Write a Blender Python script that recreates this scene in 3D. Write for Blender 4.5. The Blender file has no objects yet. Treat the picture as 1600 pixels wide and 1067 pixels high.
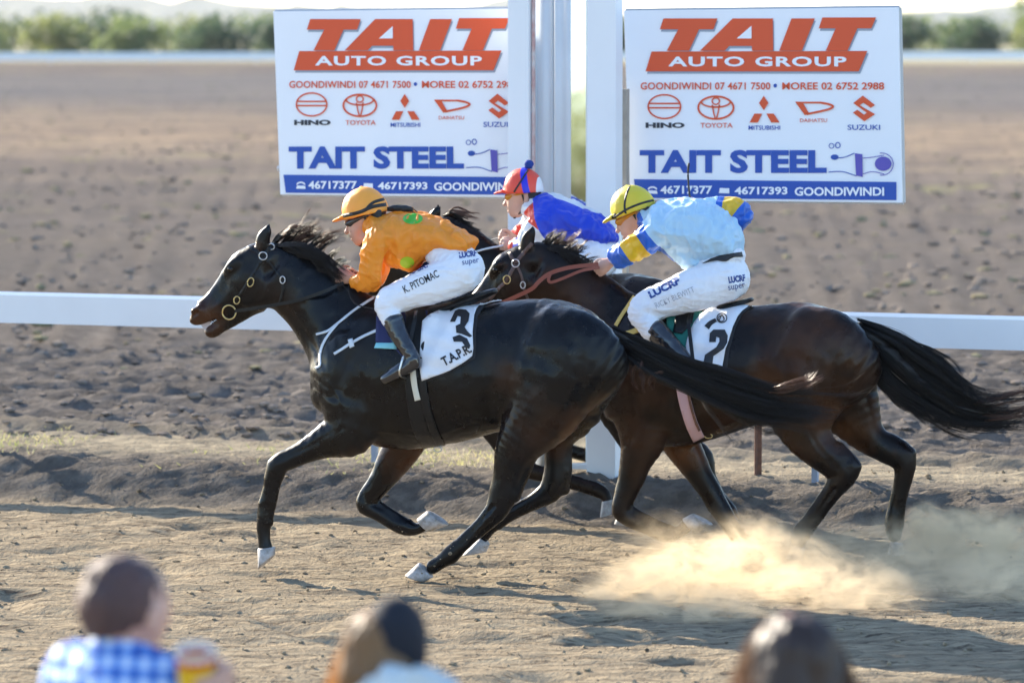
import bpy, bmesh, math, random
import numpy as np
from mathutils import Vector, Matrix
from mathutils.bvhtree import BVHTree
from mathutils.geometry import tessellate_polygon
random.seed(7); rng = np.random.default_rng(7)
R = math.radians
S = bpy.context.scene
COL = S.collection
# ------------------------------------------------------------------ camera
H_CAM = 2.8; FPX = 6666.7; PITCH = math.atan((533.5-60)/FPX)
cd = bpy.data.cameras.new('camera'); cam = bpy.data.objects.new('camera', cd); COL.objects.link(cam)
cam.location = (0, 0, H_CAM); cam.rotation_euler = (R(90)-PITCH, 0, 0)
cd.lens = 150; cd.sensor_width = 36; cd.clip_start = 0.5; cd.clip_end = 9000
cd.dof.use_dof = True; cd.dof.focus_distance = 22.2; cd.dof.aperture_fstop = 2.8
S.camera = cam
# ------------------------------------------------------------------ world, sun, exposure
SUN_EL, SUN_AZ = 23.0, 41.0      # azimuth measured from +Y (away from camera) towards -X (left)
w = bpy.data.worlds.new('World'); S.world = w; w.use_nodes = True
nt = w.node_tree; bg = nt.nodes['Background']
sky = nt.nodes.new('ShaderNodeTexSky'); sky.sky_type = 'NISHITA'; sky.sun_disc = False
sky.sun_elevation = R(SUN_EL); sky.sun_rotation = R(-SUN_AZ); sky.air_density = 1.0; sky.dust_density = .6; sky.ozone_density = 3.0
nt.links.new(sky.outputs[0], bg.inputs[0]); bg.inputs[1].default_value = 0.14
ld = bpy.data.lights.new('sun', 'SUN'); ld.energy = 5.0; ld.angle = R(0.5); ld.color = (1.0, 0.90, 0.74)
sun = bpy.data.objects.new('sun', ld); COL.objects.link(sun)
sd = Vector((-math.sin(R(SUN_AZ))*math.cos(R(SUN_EL)), math.cos(R(SUN_AZ))*math.cos(R(SUN_EL)), math.sin(R(SUN_EL))))
sun.rotation_euler = sd.to_track_quat('Z', 'Y').to_euler(); sun.location = sd*60
S.view_settings.view_transform = 'Standard'; S.view_settings.look = 'None'
S.view_settings.exposure = 1.7; S.view_settings.gamma = 1.0
S.cycles.use_denoising = True
S.cycles.max_bounces = 6; S.cycles.volume_bounces = 2; S.cycles.transparent_max_bounces = 8
S.cycles.volume_step_rate = 1.0; S.cycles.volume_max_steps = 256

# ------------------------------------------------------------------ pixel <-> world
CP, SP = math.cos(PITCH), math.sin(PITCH)
CAMV = Vector((0, 0, H_CAM))
def ray(px, py):
    a, b = px-800.0, 533.5-py
    return Vector((a, FPX*CP + b*SP, -FPX*SP + b*CP))
class Plane:
    """a vertical plane a horse (or a board) stands in; w moves across it, away from the viewer"""
    def __init__(s, px, depth, yaw):
        r = ray(px, 600); k = depth/r.y
        s.A = CAMV + r*k
        s.t = Vector((math.cos(R(yaw)), -math.sin(R(yaw)), 0)); s.n = Vector((math.sin(R(yaw)), math.cos(R(yaw)), 0))
    def at(s, px, py, w=0.0):          # w in metres
        r = ray(px, py); k = ((s.A-CAMV).dot(s.n)+w)/r.dot(s.n)
        return CAMV + r*k
    def mpp(s, px, py, w=0.0):         # metres per pixel there
        r = ray(px, py); return ((s.A-CAMV).dot(s.n)+w)/r.dot(s.n)
# ------------------------------------------------------------------ object helpers
def tag(o, label=None, cat=None, group=None, kind=None):
    if label: o['label'] = label
    if cat: o['category'] = cat
    if group: o['group'] = group
    if kind: o['kind'] = kind
    return o
def thing(name, loc, label, cat, group=None):
    o = bpy.data.objects.new(name, None); COL.objects.link(o); o.location = loc; o.empty_display_size = .1
    return tag(o, label, cat, group)
def root_of(o):
    p = Vector((0, 0, 0))
    while o is not None: p = p + o.location; o = o.parent
    return p
def link_mesh(name, me, m, parent=None, smooth=True):
    """mesh data is in world coordinates; shifted into the parent's frame"""
    if parent is not None: me.transform(Matrix.Translation(-root_of(parent)))
    if m is not None:
        if isinstance(m, (list, tuple)):
            for k in m: me.materials.append(k)
        else: me.materials.append(m)
    if smooth: me.shade_smooth()
    o = bpy.data.objects.new(name, me); COL.objects.link(o); o.parent = parent
    return o
def pyd(name, V, F, m, parent=None, smooth=False):
    me = bpy.data.meshes.new(name); me.from_pydata([tuple(v) for v in V], [], [tuple(f) for f in F]); me.update()
    return link_mesh(name, me, m, parent, smooth)
def bmobj(name, bm, m, parent=None, smooth=False):
    me = bpy.data.meshes.new(name); bm.to_mesh(me); bm.free(); return link_mesh(name, me, m, parent, smooth)
def add_box(bm, c, size, tdir=Vector((1, 0, 0)), bev=0.0, taper=1.0):
    """box whose x axis follows tdir (horizontal); c = centre"""
    n = Vector((-tdir.y, tdir.x, 0)); vs = []
    for z in (-1, 1):
        q = taper if z > 0 else 1.0
        for x, y in ((-1, -1), (1, -1), (1, 1), (-1, 1)):
            vs.append(bm.verts.new(Vector(c)+tdir*(x*size[0]/2*q)+n*(y*size[1]/2*q)+Vector((0, 0, z*size[2]/2))))
    fs = [(3, 2, 1, 0), (4, 5, 6, 7), (0, 1, 5, 4), (1, 2, 6, 5), (2, 3, 7, 6), (3, 0, 4, 7)]
    ff = [bm.faces.new([vs[i] for i in f]) for f in fs]
    if bev > 0:
        es = {e for f in ff for e in f.edges}
        bmesh.ops.bevel(bm, geom=list(es), offset=bev, segments=2, affect='EDGES', profile=.7)
def tube_mesh(paths, seg=8):
    """paths: list of (points, radii)"""
    V = []; F = []
    for pts, rad in paths:
        base = len(V); n = len(pts); up = Vector((0, 0, 1))
        for i, p in enumerate(pts):
            d = (pts[min(i+1, n-1)]-pts[max(i-1, 0)]).normalized()
            a = d.cross(up)
            if a.length < 1e-3: a = d.cross(Vector((0, 1, 0)))
            a.normalize(); b = d.cross(a)
            r = rad[i] if hasattr(rad, '__len__') else rad
            for k in range(seg):
                t = 2*math.pi*k/seg; V.append(p+a*(r*math.cos(t))+b*(r*math.sin(t)))
        for i in range(n-1):
            for k in range(seg):
                F.append((base+i*seg+k, base+i*seg+(k+1) % seg, base+(i+1)*seg+(k+1) % seg, base+(i+1)*seg+k))
        F.append(tuple(base+k for k in range(seg))[::-1]); F.append(tuple(base+(n-1)*seg+k for k in range(seg)))
    return V, F
def catmull(P, sub=4):
    P = [np.array(p, float) for p in P]
    if len(P) < 3:
        return [P[0]+(P[1]-P[0])*i/sub for i in range(sub+1)] if len(P) == 2 else P
    Q = [2*P[0]-P[1]]+P+[2*P[-1]-P[-2]]; out = []
    for i in range(1, len(Q)-2):
        for k in range(sub):
            t = k/sub; a, b, c, d = Q[i-1:i+3]
            out.append(.5*((2*b)+(c-a)*t+(2*a-5*b+4*c-d)*t*t+(3*b-a-3*c+d)*t**3))
    out.append(P[-1]); return out
# ------------------------------------------------------------------ value noise (numpy)
_tab = rng.random((64, 64, 64)).astype(np.float32)
def vnoise(P):
    i = np.floor(P).astype(int); f = P-i; f = f*f*(3-2*f); i &= 63; j = (i+1) & 63
    r = 0
    for a in (0, 1):
        X = (j if a else i)[..., 0]; wx = f[..., 0] if a else 1-f[..., 0]
        for b in (0, 1):
            Y = (j if b else i)[..., 1]; wy = f[..., 1] if b else 1-f[..., 1]
            for c in (0, 1):
                Z = (j if c else i)[..., 2]; wz = f[..., 2] if c else 1-f[..., 2]
                r = r + _tab[X, Y, Z]*wx*wy*wz
    return r-.5
def fbm(P, o=4, g=.5):
    r = 0; a = 1.0
    for k in range(o): r = r+a*vnoise(P*(2.03**k)+17.3*k); a *= g
    return r
# ------------------------------------------------------------------ materials
def nd(t, typ, **kw):
    n = t.nodes.new(typ)
    for k, v in kw.items():
        if k.startswith('i_'): n.inputs[k[2:].replace('_', ' ')].default_value = v
        else: setattr(n, k, v)
    return n
def mat(name, col, rough=.5, spec=.5, metal=0., bump=0., bscale=40., var=0., vscale=6., col2=None, stretch=(1, 1, 1),
        sheen=0., trans=0., coat=0., attr=None, acol=None, bdist=.01, sss=0.):
    m = bpy.data.materials.new(name); m.use_nodes = True; t = m.node_tree; p = t.nodes['Principled BSDF']; L = t.links.new
    c4 = lambda c: (c[0], c[1], c[2], 1)
    p.inputs['Base Color'].default_value = c4(col); p.inputs['Roughness'].default_value = rough
    p.inputs['Specular IOR Level'].default_value = spec; p.inputs['Metallic'].default_value = metal
    p.inputs['Sheen Weight'].default_value = sheen; p.inputs['Coat Weight'].default_value = coat
    if sss: p.inputs['Subsurface Weight'].default_value = sss; p.inputs['Subsurface Radius'].default_value = (.02, .008, .004)
    tc = nd(t, 'ShaderNodeTexCoord'); mp = nd(t, 'ShaderNodeMapping'); mp.inputs['Scale'].default_value = stretch
    L(tc.outputs['Object'], mp.inputs['Vector']); src = None
    if var > 0 or col2:
        n = nd(t, 'ShaderNodeTexNoise', i_Scale=vscale, i_Detail=6.0, i_Roughness=.6); L(mp.outputs[0], n.inputs['Vector'])
        mr = nd(t, 'ShaderNodeMapRange'); mr.inputs[1].default_value = .32; mr.inputs[2].default_value = .68; L(n.outputs[0], mr.inputs[0])
        mx = nd(t, 'ShaderNodeMix', data_type='RGBA'); L(mr.outputs[0], mx.inputs[0])
        cc = col2 or tuple(x*(1-var) for x in col)
        mx.inputs[6].default_value = c4(col); mx.inputs[7].default_value = c4(cc); src = mx.outputs[2]
        L(src, p.inputs['Base Color'])
    if attr:
        a = nd(t, 'ShaderNodeAttribute', attribute_name=attr); mx = nd(t, 'ShaderNodeMix', data_type='RGBA')
        L(a.outputs['Fac'], mx.inputs[0])
        if src: L(src, mx.inputs[6])
        else: mx.inputs[6].default_value = c4(col)
        mx.inputs[7].default_value = c4(acol); L(mx.outputs[2], p.inputs['Base Color'])
    if bump > 0:
        n2 = nd(t, 'ShaderNodeTexNoise', i_Scale=bscale, i_Detail=5.0, i_Roughness=.6); L(mp.outputs[0], n2.inputs['Vector'])
        b = nd(t, 'ShaderNodeBump', i_Strength=bump, i_Distance=bdist); L(n2.outputs[0], b.inputs['Height']); L(b.outputs[0], p.inputs['Normal'])
    if trans > 0:
        tr = nd(t, 'ShaderNodeBsdfTranslucent'); ms = nd(t, 'ShaderNodeMixShader'); ms.inputs[0].default_value = trans
        if t.nodes['Principled BSDF'].inputs['Base Color'].links: L(p.inputs['Base Color'].links[0].from_socket, tr.inputs[0])
        else: tr.inputs[0].default_value = c4(col)
        L(p.outputs[0], ms.inputs[1]); L(tr.outputs[0], ms.inputs[2]); L(ms.outputs[0], t.nodes['Material Output'].inputs[0])
    return m
def vary_rough(m, a, b, sc):
    t = m.node_tree; tc = nd(t, 'ShaderNodeTexCoord'); n = nd(t, 'ShaderNodeTexNoise', i_Scale=sc, i_Detail=5.0, i_Roughness=.65); t.links.new(tc.outputs['Object'], n.inputs['Vector'])
    r = nd(t, 'ShaderNodeMapRange'); r.inputs[1].default_value = .38; r.inputs[2].default_value = .62; r.inputs[3].default_value = a; r.inputs[4].default_value = b; t.links.new(n.outputs[0], r.inputs[0]); t.links.new(r.outputs[0], t.nodes['Principled BSDF'].inputs['Roughness'])
def zoned(name, base, zones, origin, **kw):
    """cloth sewn from panels: zones = [(colour, [(point, dir), ...])], a panel lies where every (p-point).dir > 0 (world coords)"""
    m = mat(name, base, **kw); t = m.node_tree; L = t.links.new; p = t.nodes['Principled BSDF']
    tc = nd(t, 'ShaderNodeTexCoord'); cur = None
    for colr, planes in zones:
        msk = None
        for pt, d in planes:
            sb = nd(t, 'ShaderNodeVectorMath', operation='SUBTRACT'); L(tc.outputs['Object'], sb.inputs[0]); sb.inputs[1].default_value = tuple(pt-origin)
            dt = nd(t, 'ShaderNodeVectorMath', operation='DOT_PRODUCT'); L(sb.outputs[0], dt.inputs[0]); dt.inputs[1].default_value = tuple(d.normalized())
            g = nd(t, 'ShaderNodeMath', operation='GREATER_THAN'); L(dt.outputs['Value'], g.inputs[0]); g.inputs[1].default_value = 0
            if msk is None: msk = g.outputs[0]
            else:
                q = nd(t, 'ShaderNodeMath', operation='MULTIPLY'); L(msk, q.inputs[0]); L(g.outputs[0], q.inputs[1]); msk = q.outputs[0]
        mx = nd(t, 'ShaderNodeMix', data_type='RGBA'); L(msk, mx.inputs[0])
        if cur is None: mx.inputs[6].default_value = (*base, 1)
        else: L(cur, mx.inputs[6])
        mx.inputs[7].default_value = (*colr, 1); cur = mx.outputs[2]
    L(cur, p.inputs['Base Color'])
    for n in t.nodes:
        if n.type == 'BSDF_TRANSLUCENT': L(cur, n.inputs[0])
    return m
# ------------------------------------------------------------------ implicit surfaces
class Field:
    """smooth union of chains of elliptical tapered segments, meshed with surface nets"""
    def __init__(s, res): s.res = res; s.items = []
    def chain(s, pl, pts, k=.03, sub=3, op='add', cap=1.0):
        """pts: (px, py, w_px, r_in_plane_px [, r_across_px]) ; w and r in pixels of 1/300 m for w, local pixel size for r"""
        full = [(p[0], p[1], p[2], p[3], p[4] if len(p) > 4 else p[3]*.85) for p in pts]
        C = catmull(full, sub) if len(full) > 2 else [np.array(q, float) for q in full]
        P = []; ra = []; rb = []
        for c in C:
            w = c[2]/300.; m = pl.mpp(c[0], c[1], w); P.append(np.array(pl.at(c[0], c[1], w))); ra.append(max(c[3], .5)*m); rb.append(max(c[4], .5)*m)
        if len(P) == 1: P.append(P[0]+np.array(pl.t)*.0005); ra *= 2; rb *= 2
        s.items.append(('c', P, ra, rb, np.array(pl.n), k, op, cap)); return s
    def raw(s, P, ra, rb, nrm=(0, 1, 0), k=.03, op='add', cap=1.0):
        s.items.append(('c', [np.array(p, float) for p in P], list(ra), list(rb), np.array(nrm, float), k, op, cap)); return s
    def cut(s, pt, d):      # removes the side d points to
        s.items.append(('p', np.array(pt, float), np.array(Vector(d).normalized()), None)); return s
    def mesh(s, name, smooth=2, disp=None):
        res = s.res; lo = np.full(3, 1e9); hi = -lo
        for it in s.items:
            if it[0] == 'c' and it[6] == 'add':
                for p, a, b in zip(it[1], it[2], it[3]):
                    r = max(a, b)+3*res; lo = np.minimum(lo, p-r); hi = np.maximum(hi, p+r)
        n = np.ceil((hi-lo)/res).astype(int)+1
        G = np.full(n, .5, np.float32)
        ax = [lo[i]+res*np.arange(n[i]) for i in range(3)]
        for it in s.items:
            if it[0] == 'p':
                d = (ax[0][:, None, None]-it[1][0])*it[2][0]+(ax[1][None, :, None]-it[1][1])*it[2][1]+(ax[2][None, None, :]-it[1][2])*it[2][2]
                G = np.maximum(G, d.astype(np.float32)); continue
            _, P, ra, rb, nrm, k, op, cap = it
            mg = k*1.3+3*res; rr = max(max(ra), max(rb))
            cl = np.min(P, 0)-rr-mg; ch = np.max(P, 0)+rr+mg
            i0 = np.clip(np.floor((cl-lo)/res).astype(int), 0, n-1); i1 = np.clip(np.ceil((ch-lo)/res).astype(int)+1, 1, n)
            Cf = np.full(i1-i0, .5, np.float32)
            for j in range(len(P)-1):
                a, b = P[j], P[j+1]; d = b-a; Ls = np.linalg.norm(d)
                if Ls < 1e-6: continue
                d = d/Ls; v = nrm-nrm.dot(d)*d
                if np.linalg.norm(v) < .05: v = np.array((0, 0, 1.))-d[2]*d
                v /= np.linalg.norm(v); u = np.cross(d, v)
                r = max(ra[j], ra[j+1], rb[j], rb[j+1])+mg
                sl = np.minimum(a, b)-r; sh = np.maximum(a, b)+r
                j0 = np.maximum(np.floor((sl-lo)/res).astype(int), i0); j1 = np.minimum(np.ceil((sh-lo)/res).astype(int)+1, i1)
                if np.any(j1 <= j0): continue
                X = (ax[0][j0[0]:j1[0]]-a[0])[:, None, None].astype(np.float32); Y = (ax[1][j0[1]:j1[1]]-a[1])[None, :, None].astype(np.float32); Z = (ax[2][j0[2]:j1[2]]-a[2])[None, None, :].astype(np.float32)
                q = X*d[0]+Y*d[1]+Z*d[2]; pu = X*u[0]+Y*u[1]+Z*u[2]; pv = X*v[0]+Y*v[1]+Z*v[2]
                t = np.clip(q/Ls, 0, 1); so = q-t*Ls
                A = ra[j]+(ra[j+1]-ra[j])*t; B = rb[j]+(rb[j+1]-rb[j])*t; Cc = np.minimum(A, B)*cap
                eu, ev, es = pu/A, pv/B, so/Cc
                k0 = np.sqrt(eu*eu+ev*ev+es*es)+1e-6; k1 = np.sqrt((eu/A)**2+(ev/B)**2+(es/Cc)**2)+1e-6
                dist = k0*(k0-1)/k1
                o0 = j0-i0; o1 = j1-i0
                sub = Cf[o0[0]:o1[0], o0[1]:o1[1], o0[2]:o1[2]]; np.minimum(sub, dist, out=sub)
            g = G[i0[0]:i1[0], i0[1]:i1[1], i0[2]:i1[2]]
            if op == 'add':
                h = np.clip(k-np.abs(g-Cf), 0, None)/k; g[...] = np.minimum(g, Cf)-h*h*k*.25
            else:
                h = np.clip(k-np.abs(g+Cf), 0, None)/k; g[...] = np.maximum(g, -Cf)+h*h*k*.25
        V, F = surface_nets(G); V = V*res+lo
        # laplacian smoothing
        if smooth:
            E = np.concatenate([F[:, [0, 1]], F[:, [1, 2]], F[:, [2, 3]], F[:, [3, 0]]])
            for it_ in range(smooth*2):
                lam = .6 if it_ % 2 == 0 else -.62
                acc = np.zeros_like(V); cnt = np.zeros(len(V))
                for c in range(3):
                    acc[:, c] = np.bincount(E[:, 0], V[E[:, 1], c], len(V))+np.bincount(E[:, 1], V[E[:, 0], c], len(V))
                cnt = np.bincount(E[:, 0], minlength=len(V))+np.bincount(E[:, 1], minlength=len(V))
                V = V*(1-lam)+lam*acc/cnt[:, None]
        me = bpy.data.meshes.new(name)
        me.vertices.add(len(V)); me.vertices.foreach_set('co', V.astype(np.float32).ravel())
        me.loops.add(len(F)*4); me.loops.foreach_set('vertex_index', F.ravel().astype(np.int32))
        me.polygons.add(len(F)); me.polygons.foreach_set('loop_start', np.arange(0, len(F)*4, 4, dtype=np.int32))
        me.update(calc_edges=True)
        if disp is not None:
            N = np.zeros(len(V)*3, np.float32); me.vertices.foreach_get('normal', N); N = N.reshape(-1, 3)
            V = V+N*disp(V)[:, None]; me.vertices.foreach_set('co', V.astype(np.float32).ravel()); me.update()
        me.shade_smooth()
        return me
def surface_nets(G):
    I = G < 0
    n = G.shape
    nc = tuple(k-1 for k in n)
    cnt = np.zeros(nc, np.int8)
    for a in (0, 1):
        for b in (0, 1):
            for c in (0, 1): cnt += I[a:n[0]-1+a, b:n[1]-1+b, c:n[2]-1+c]
    act = (cnt > 0) & (cnt < 8)
    idx = np.full(nc, -1, np.int64); cells = np.argwhere(act); idx[act] = np.arange(len(cells))
    acc = np.zeros((len(cells), 3)); num = np.zeros(len(cells))
    cor = [(a, b, c) for a in (0, 1) for b in (0, 1) for c in (0, 1)]
    val = {c: G[cells[:, 0]+c[0], cells[:, 1]+c[1], cells[:, 2]+c[2]].astype(float) for c in cor}
    for c0 in cor:
        for k in range(3):
            if c0[k] == 0:
                c1 = list(c0); c1[k] = 1; c1 = tuple(c1)
                v0, v1 = val[c0], val[c1]; m = (v0 < 0) != (v1 < 0)
                t = np.where(m, v0/np.where(m, v0-v1, 1), 0)
                p = np.array(c0, float)[None, :].repeat(len(cells), 0); p[:, k] += t
                acc += p*m[:, None]; num += m
    V = cells+acc/num[:, None]
    F = []
    for k in range(3):
        sl0 = [slice(None)]*3; sl1 = [slice(None)]*3; sl0[k] = slice(0, -1); sl1[k] = slice(1, None)
        A = I[tuple(sl0)]; B = I[tuple(sl1)]
        e = np.argwhere(A != B); a, b = [(1, 2), (2, 0), (0, 1)][k]
        e = e[(e[:, a] > 0) & (e[:, b] > 0) & (e[:, a] < n[a]-1) & (e[:, b] < n[b]-1)]
        inside = A[e[:, 0], e[:, 1], e[:, 2]]
        def cell(da, db):
            q = e.copy(); q[:, a] += da; q[:, b] += db; return idx[q[:, 0], q[:, 1], q[:, 2]]
        f = np.stack([cell(-1, -1), cell(0, -1), cell(0, 0), cell(-1, 0)], 1)
        f[~inside] = f[~inside][:, ::-1]
        F.append(f)
    return V, np.concatenate(F)
def bvh_of(objs):
    V = []; F = []
    for o in (objs if isinstance(objs, (list, tuple)) else [objs]):
        me = o.data; off = root_of(o); b = len(V)
        co = np.zeros(len(me.vertices)*3, np.float32); me.vertices.foreach_get('co', co); co = co.reshape(-1, 3)+np.array(off)
        V += [tuple(c) for c in co]; F += [tuple(i+b for i in p.vertices) for p in me.polygons]
    return BVHTree.FromPolygons(V, F)
# ------------------------------------------------------------------ flat shapes, lettering, draping
def text2d(s, bold=0.0, shear=0.0, spacing=1.0):
    cu = bpy.data.curves.new('t', 'FONT'); cu.body = s; cu.size = 1; cu.offset = bold; cu.shear = shear; cu.space_character = spacing; cu.resolution_u = 3
    o = bpy.data.objects.new('t', cu); COL.objects.link(o); bpy.context.view_layer.update()
    me = bpy.data.meshes.new_from_object(o.evaluated_get(bpy.context.evaluated_depsgraph_get()))
    V = [(v.co.x, v.co.y) for v in me.vertices]; F = [tuple(p.vertices) for p in me.polygons]
    bpy.data.objects.remove(o); bpy.data.curves.remove(cu); bpy.data.meshes.remove(me)
    xs = [v[0] for v in V]; ys = [v[1] for v in V]; x0, x1, y0, y1 = min(xs), max(xs), 0 if min(ys) > -.05 else min(ys), max(ys)
    return [((x-x0)/(x1-x0), (y-y0)/(y1-y0)) for x, y in V], F
class Flat:
    """collects shapes in picture-plane units of the board/cloth they belong to"""
    def __init__(s, f=None): s.V = []; s.F = []; s.f = f or (lambda x, y: (x, y))
    def poly(s, pts):
        b = len(s.V); s.V += [s.f(*p) for p in pts]
        for t in tessellate_polygon([[Vector((p[0], p[1], 0)) for p in pts]]): s.F.append(tuple(b+i for i in t))
        return s
    def text(s, txt, p0, p1, h, bold=0.0, shear=0.0, spacing=1.0):
        """baseline from p0 to p1, height h (units), y down"""
        V, F = text2d(txt, bold, shear, spacing); b = len(s.V)
        ex = ((p1[0]-p0[0]), (p1[1]-p0[1])); L = math.hypot(*ex); ux = (ex[0]/L, ex[1]/L); uy = (ux[1], -ux[0])
        s.V += [s.f(p0[0]+ex[0]*x+uy[0]*h*y, p0[1]+ex[1]*x+uy[1]*h*y) for x, y in V]
        s.F += [tuple(b+i for i in f) for f in F]; return s
    def ring(s, c, rx, ry, w, a0=0, a1=360, n=32):
        b = len(s.V); m = n if a1-a0 < 360 else n
        for i in range(m+1):
            t = R(a0+(a1-a0)*i/m)
            s.V.append(s.f(c[0]+rx*math.cos(t), c[1]+ry*math.sin(t))); s.V.append(s.f(c[0]+(rx-w)*math.cos(t), c[1]+(ry-w)*math.sin(t)))
        for i in range(m): s.F.append((b+2*i, b+2*i+1, b+2*i+3, b+2*i+2))
        return s
    def disc(s, c, rx, ry, n=28): return s.poly([(c[0]+rx*math.cos(2*math.pi*i/n), c[1]+ry*math.sin(2*math.pi*i/n)) for i in range(n)])
    def line(s, pts, w, w2=None, sub=5):
        P = catmull(pts, sub) if len(pts) > 2 else [np.array(p, float) for p in pts]
        b = len(s.V); n = len(P); w2 = w if w2 is None else w2
        for i, p in enumerate(P):
            d = P[min(i+1, n-1)]-P[max(i-1, 0)]; d = d/np.linalg.norm(d); q = np.array((-d[1], d[0]))*(w+(w2-w)*i/(n-1))/2
            s.V.append(s.f(*(p+q))); s.V.append(s.f(*(p-q)))
        for i in range(n-1): s.F.append((b+2*i, b+2*i+1, b+2*i+3, b+2*i+2))
        return s
    def on_plane(s, name, pl, off, m, parent):
        V = [pl.at(x, y, off) for x, y in s.V]
        o = pyd(name, V, s.F, m, parent); return o
    def drape(s, name, bvh, pl, off, m, parent, cell=6.0, thick=0.0, bulge=None):
        bm = bmesh.new(); vs = [bm.verts.new((x, y, 0)) for x, y in s.V]
        for f in s.F:
            try: bm.faces.new([vs[i] for i in f])
            except ValueError: pass
        xs = [v[0] for v in s.V]; ys = [v[1] for v in s.V]
        for ax, lo, hi in ((0, min(xs), max(xs)), (1, min(ys), max(ys))):
            c = lo+cell
            while c < hi:
                no = Vector((1, 0, 0)) if ax == 0 else Vector((0, 1, 0))
                bmesh.ops.bisect_plane(bm, geom=bm.verts[:]+bm.edges[:]+bm.faces[:], plane_co=no*c, plane_no=no, dist=1e-4)
                c += cell
        bmesh.ops.triangulate(bm, faces=[f for f in bm.faces if len(f.verts) > 4])
        for v in bm.verts:
            r = ray(v.co.x, v.co.y).normalized()
            hit, nn, _, _ = bvh.ray_cast(CAMV, r)
            if hit is None:
                q = pl.at(v.co.x, v.co.y, -.02); hit, nn, _, _ = bvh.find_nearest(q)
            if nn.dot(r) > 0: nn = -nn
            e = off + (bulge(v.co.x, v.co.y) if bulge else 0)
            v.co = hit - r*e*.6 + nn*e*.4
        bmesh.ops.recalc_face_normals(bm, faces=bm.faces[:])
        bm.normal_update()
        if bm.faces and sum((f.normal.dot(Vector((0, -1, 0)))*f.calc_area() for f in bm.faces)) < 0: bmesh.ops.reverse_faces(bm, faces=bm.faces[:])
        o = bmobj(name, bm, m, parent, smooth=True)
        if thick:
            md = o.modifiers.new('t', 'SOLIDIFY'); md.thickness = thick; md.offset = -1 if thick > 0 else 1
        return o
def hair(name, pl, guides, n, rad, m, parent, spread=3.0, frizz=4.0, seg=10, wspread=8.0, short=.45, tipr=.25, per=22):
    """locks of strands between neighbouring guides; guide points (px, py, w_px)"""
    V = []; F = []; ng = len(guides)
    G = [np.array(catmull(g, 4)) for g in guides]; g3 = lambda q: np.array((random.gauss(0, q), random.gauss(0, q), random.gauss(0, q)))
    for i in range(n):
        if i % per == 0 or n < 60:
            a = random.random()*(ng-1)*.9999; k = int(a); f = a-k; c = G[k]*(1-f)+G[k+1]*f
            cend = 1-short*random.random()**1.5; coff = np.array((random.gauss(0, spread), random.gauss(0, spread), random.gauss(0, wspread))); cfz = g3(frizz*1.1); ph = random.random()*6.28; wide = random.uniform(.5, 1.3)
        end = cend*(1-.22*random.random()); off = coff+g3(spread*.42*wide); fz = cfz+g3(frizz*.30)*(2.2 if random.random() < .12 else 1); cur = frizz*.45
        b = len(V); t0 = random.random()*.08 if n > 60 else 0
        for s in range(seg):
            t = t0+(end-t0)*s/(seg-1); q = t*(len(c)-1); j = min(int(q), len(c)-2); p = c[j]+(c[j+1]-c[j])*(q-j)
            tt = t/max(end, .1)
            p = p+coff*min(1, t*3+.3)+(off-coff)*min(1, t*3+.3)*(1-.55*tt*tt)+fz*t*t+np.array((0, math.sin(t*7+ph), math.cos(t*6+ph)))*cur*t
            P = pl.at(p[0], p[1], p[2]/300.); r = rad*(1-(1-tipr)*s/(seg-1))
            V += [P+Vector((0, 0, r)), P+Vector((r*.6, -r*.8, -r*.5)), P+Vector((-r*.6, r*.8, -r*.5))]
            if s:
                for e in range(3): F.append((b+3*(s-1)+e, b+3*(s-1)+(e+1) % 3, b+3*s+(e+1) % 3, b+3*s+e))
    return pyd(name, V, F, m, parent, smooth=True)
# ================================================================== THE SETTING
RL = np.array((-3.21, 26.8)); RT = np.array((.9314, -.364)); RN = np.array((.364, .9314))
def sm(a, b, x): t = np.clip((x-a)/(b-a), 0, 1); return t*t*(3-2*t)
def ground_h(x, y, detail=True):
    x = np.asarray(x, float); y = np.asarray(y, float)
    s = (x-RL[0])*RN[0]+(y-RL[1])*RN[1]; u = (x-RL[0])*RT[0]+(y-RL[1])*RT[1]
    P2 = lambda a, b: np.stack([x*a, y*b, np.zeros_like(x)], -1)
    wob = fbm(P2(.9, .9), 3)*.5
    inf = sm(-.80, -.25, s+wob*.5); z = .2*inf + 1.25*sm(-20, 240, s)*(s > 0)*1.0 - 1.25*sm(-20, 240, np.zeros(1))*(s > 0)*1.0
    z = z - .45*sm(300, 480, s)
    if detail:
        near = 1-sm(60, 140, np.hypot(x, y)); UV = lambda a, b, c=0.: np.stack([u*a, s*b, np.zeros_like(x)+c], -1)
        n1 = fbm(UV(3.4, 14.), 5, .62); n2 = fbm(UV(1.2, 2.6, 5.), 3)
        pit = fbm(UV(2.3, 3.6, 9.), 2); pit = -np.clip(pit-.16, 0, 1)*.34
        tr = (n1*.030+n2*.016+pit*.45+np.sin(s*2*math.pi/.17+n2*9)*.002)*(1-inf)
        fur = (np.sin((s+fbm(UV(.5, .9, 3.), 3)*.5)*2*math.pi/.7)*.045*sm(.9, 1.6, s)*(1-sm(8, 18, s)))
        lump = fbm(UV(8., 13.0, 2.), 5, .68)*.062*inf*(1-.6*np.exp(-((s-.75)/.75)**2)) + fbm(UV(.35, .8, 7.), 3)*.10*sm(3, 12, s)
        bank = fbm(UV(5., 12., 4.), 4, .6)*.018*np.exp(-((s+.55)/.4)**2)
        z = z + (tr+fur+lump+bank)*near
    return z, inf, s
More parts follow.
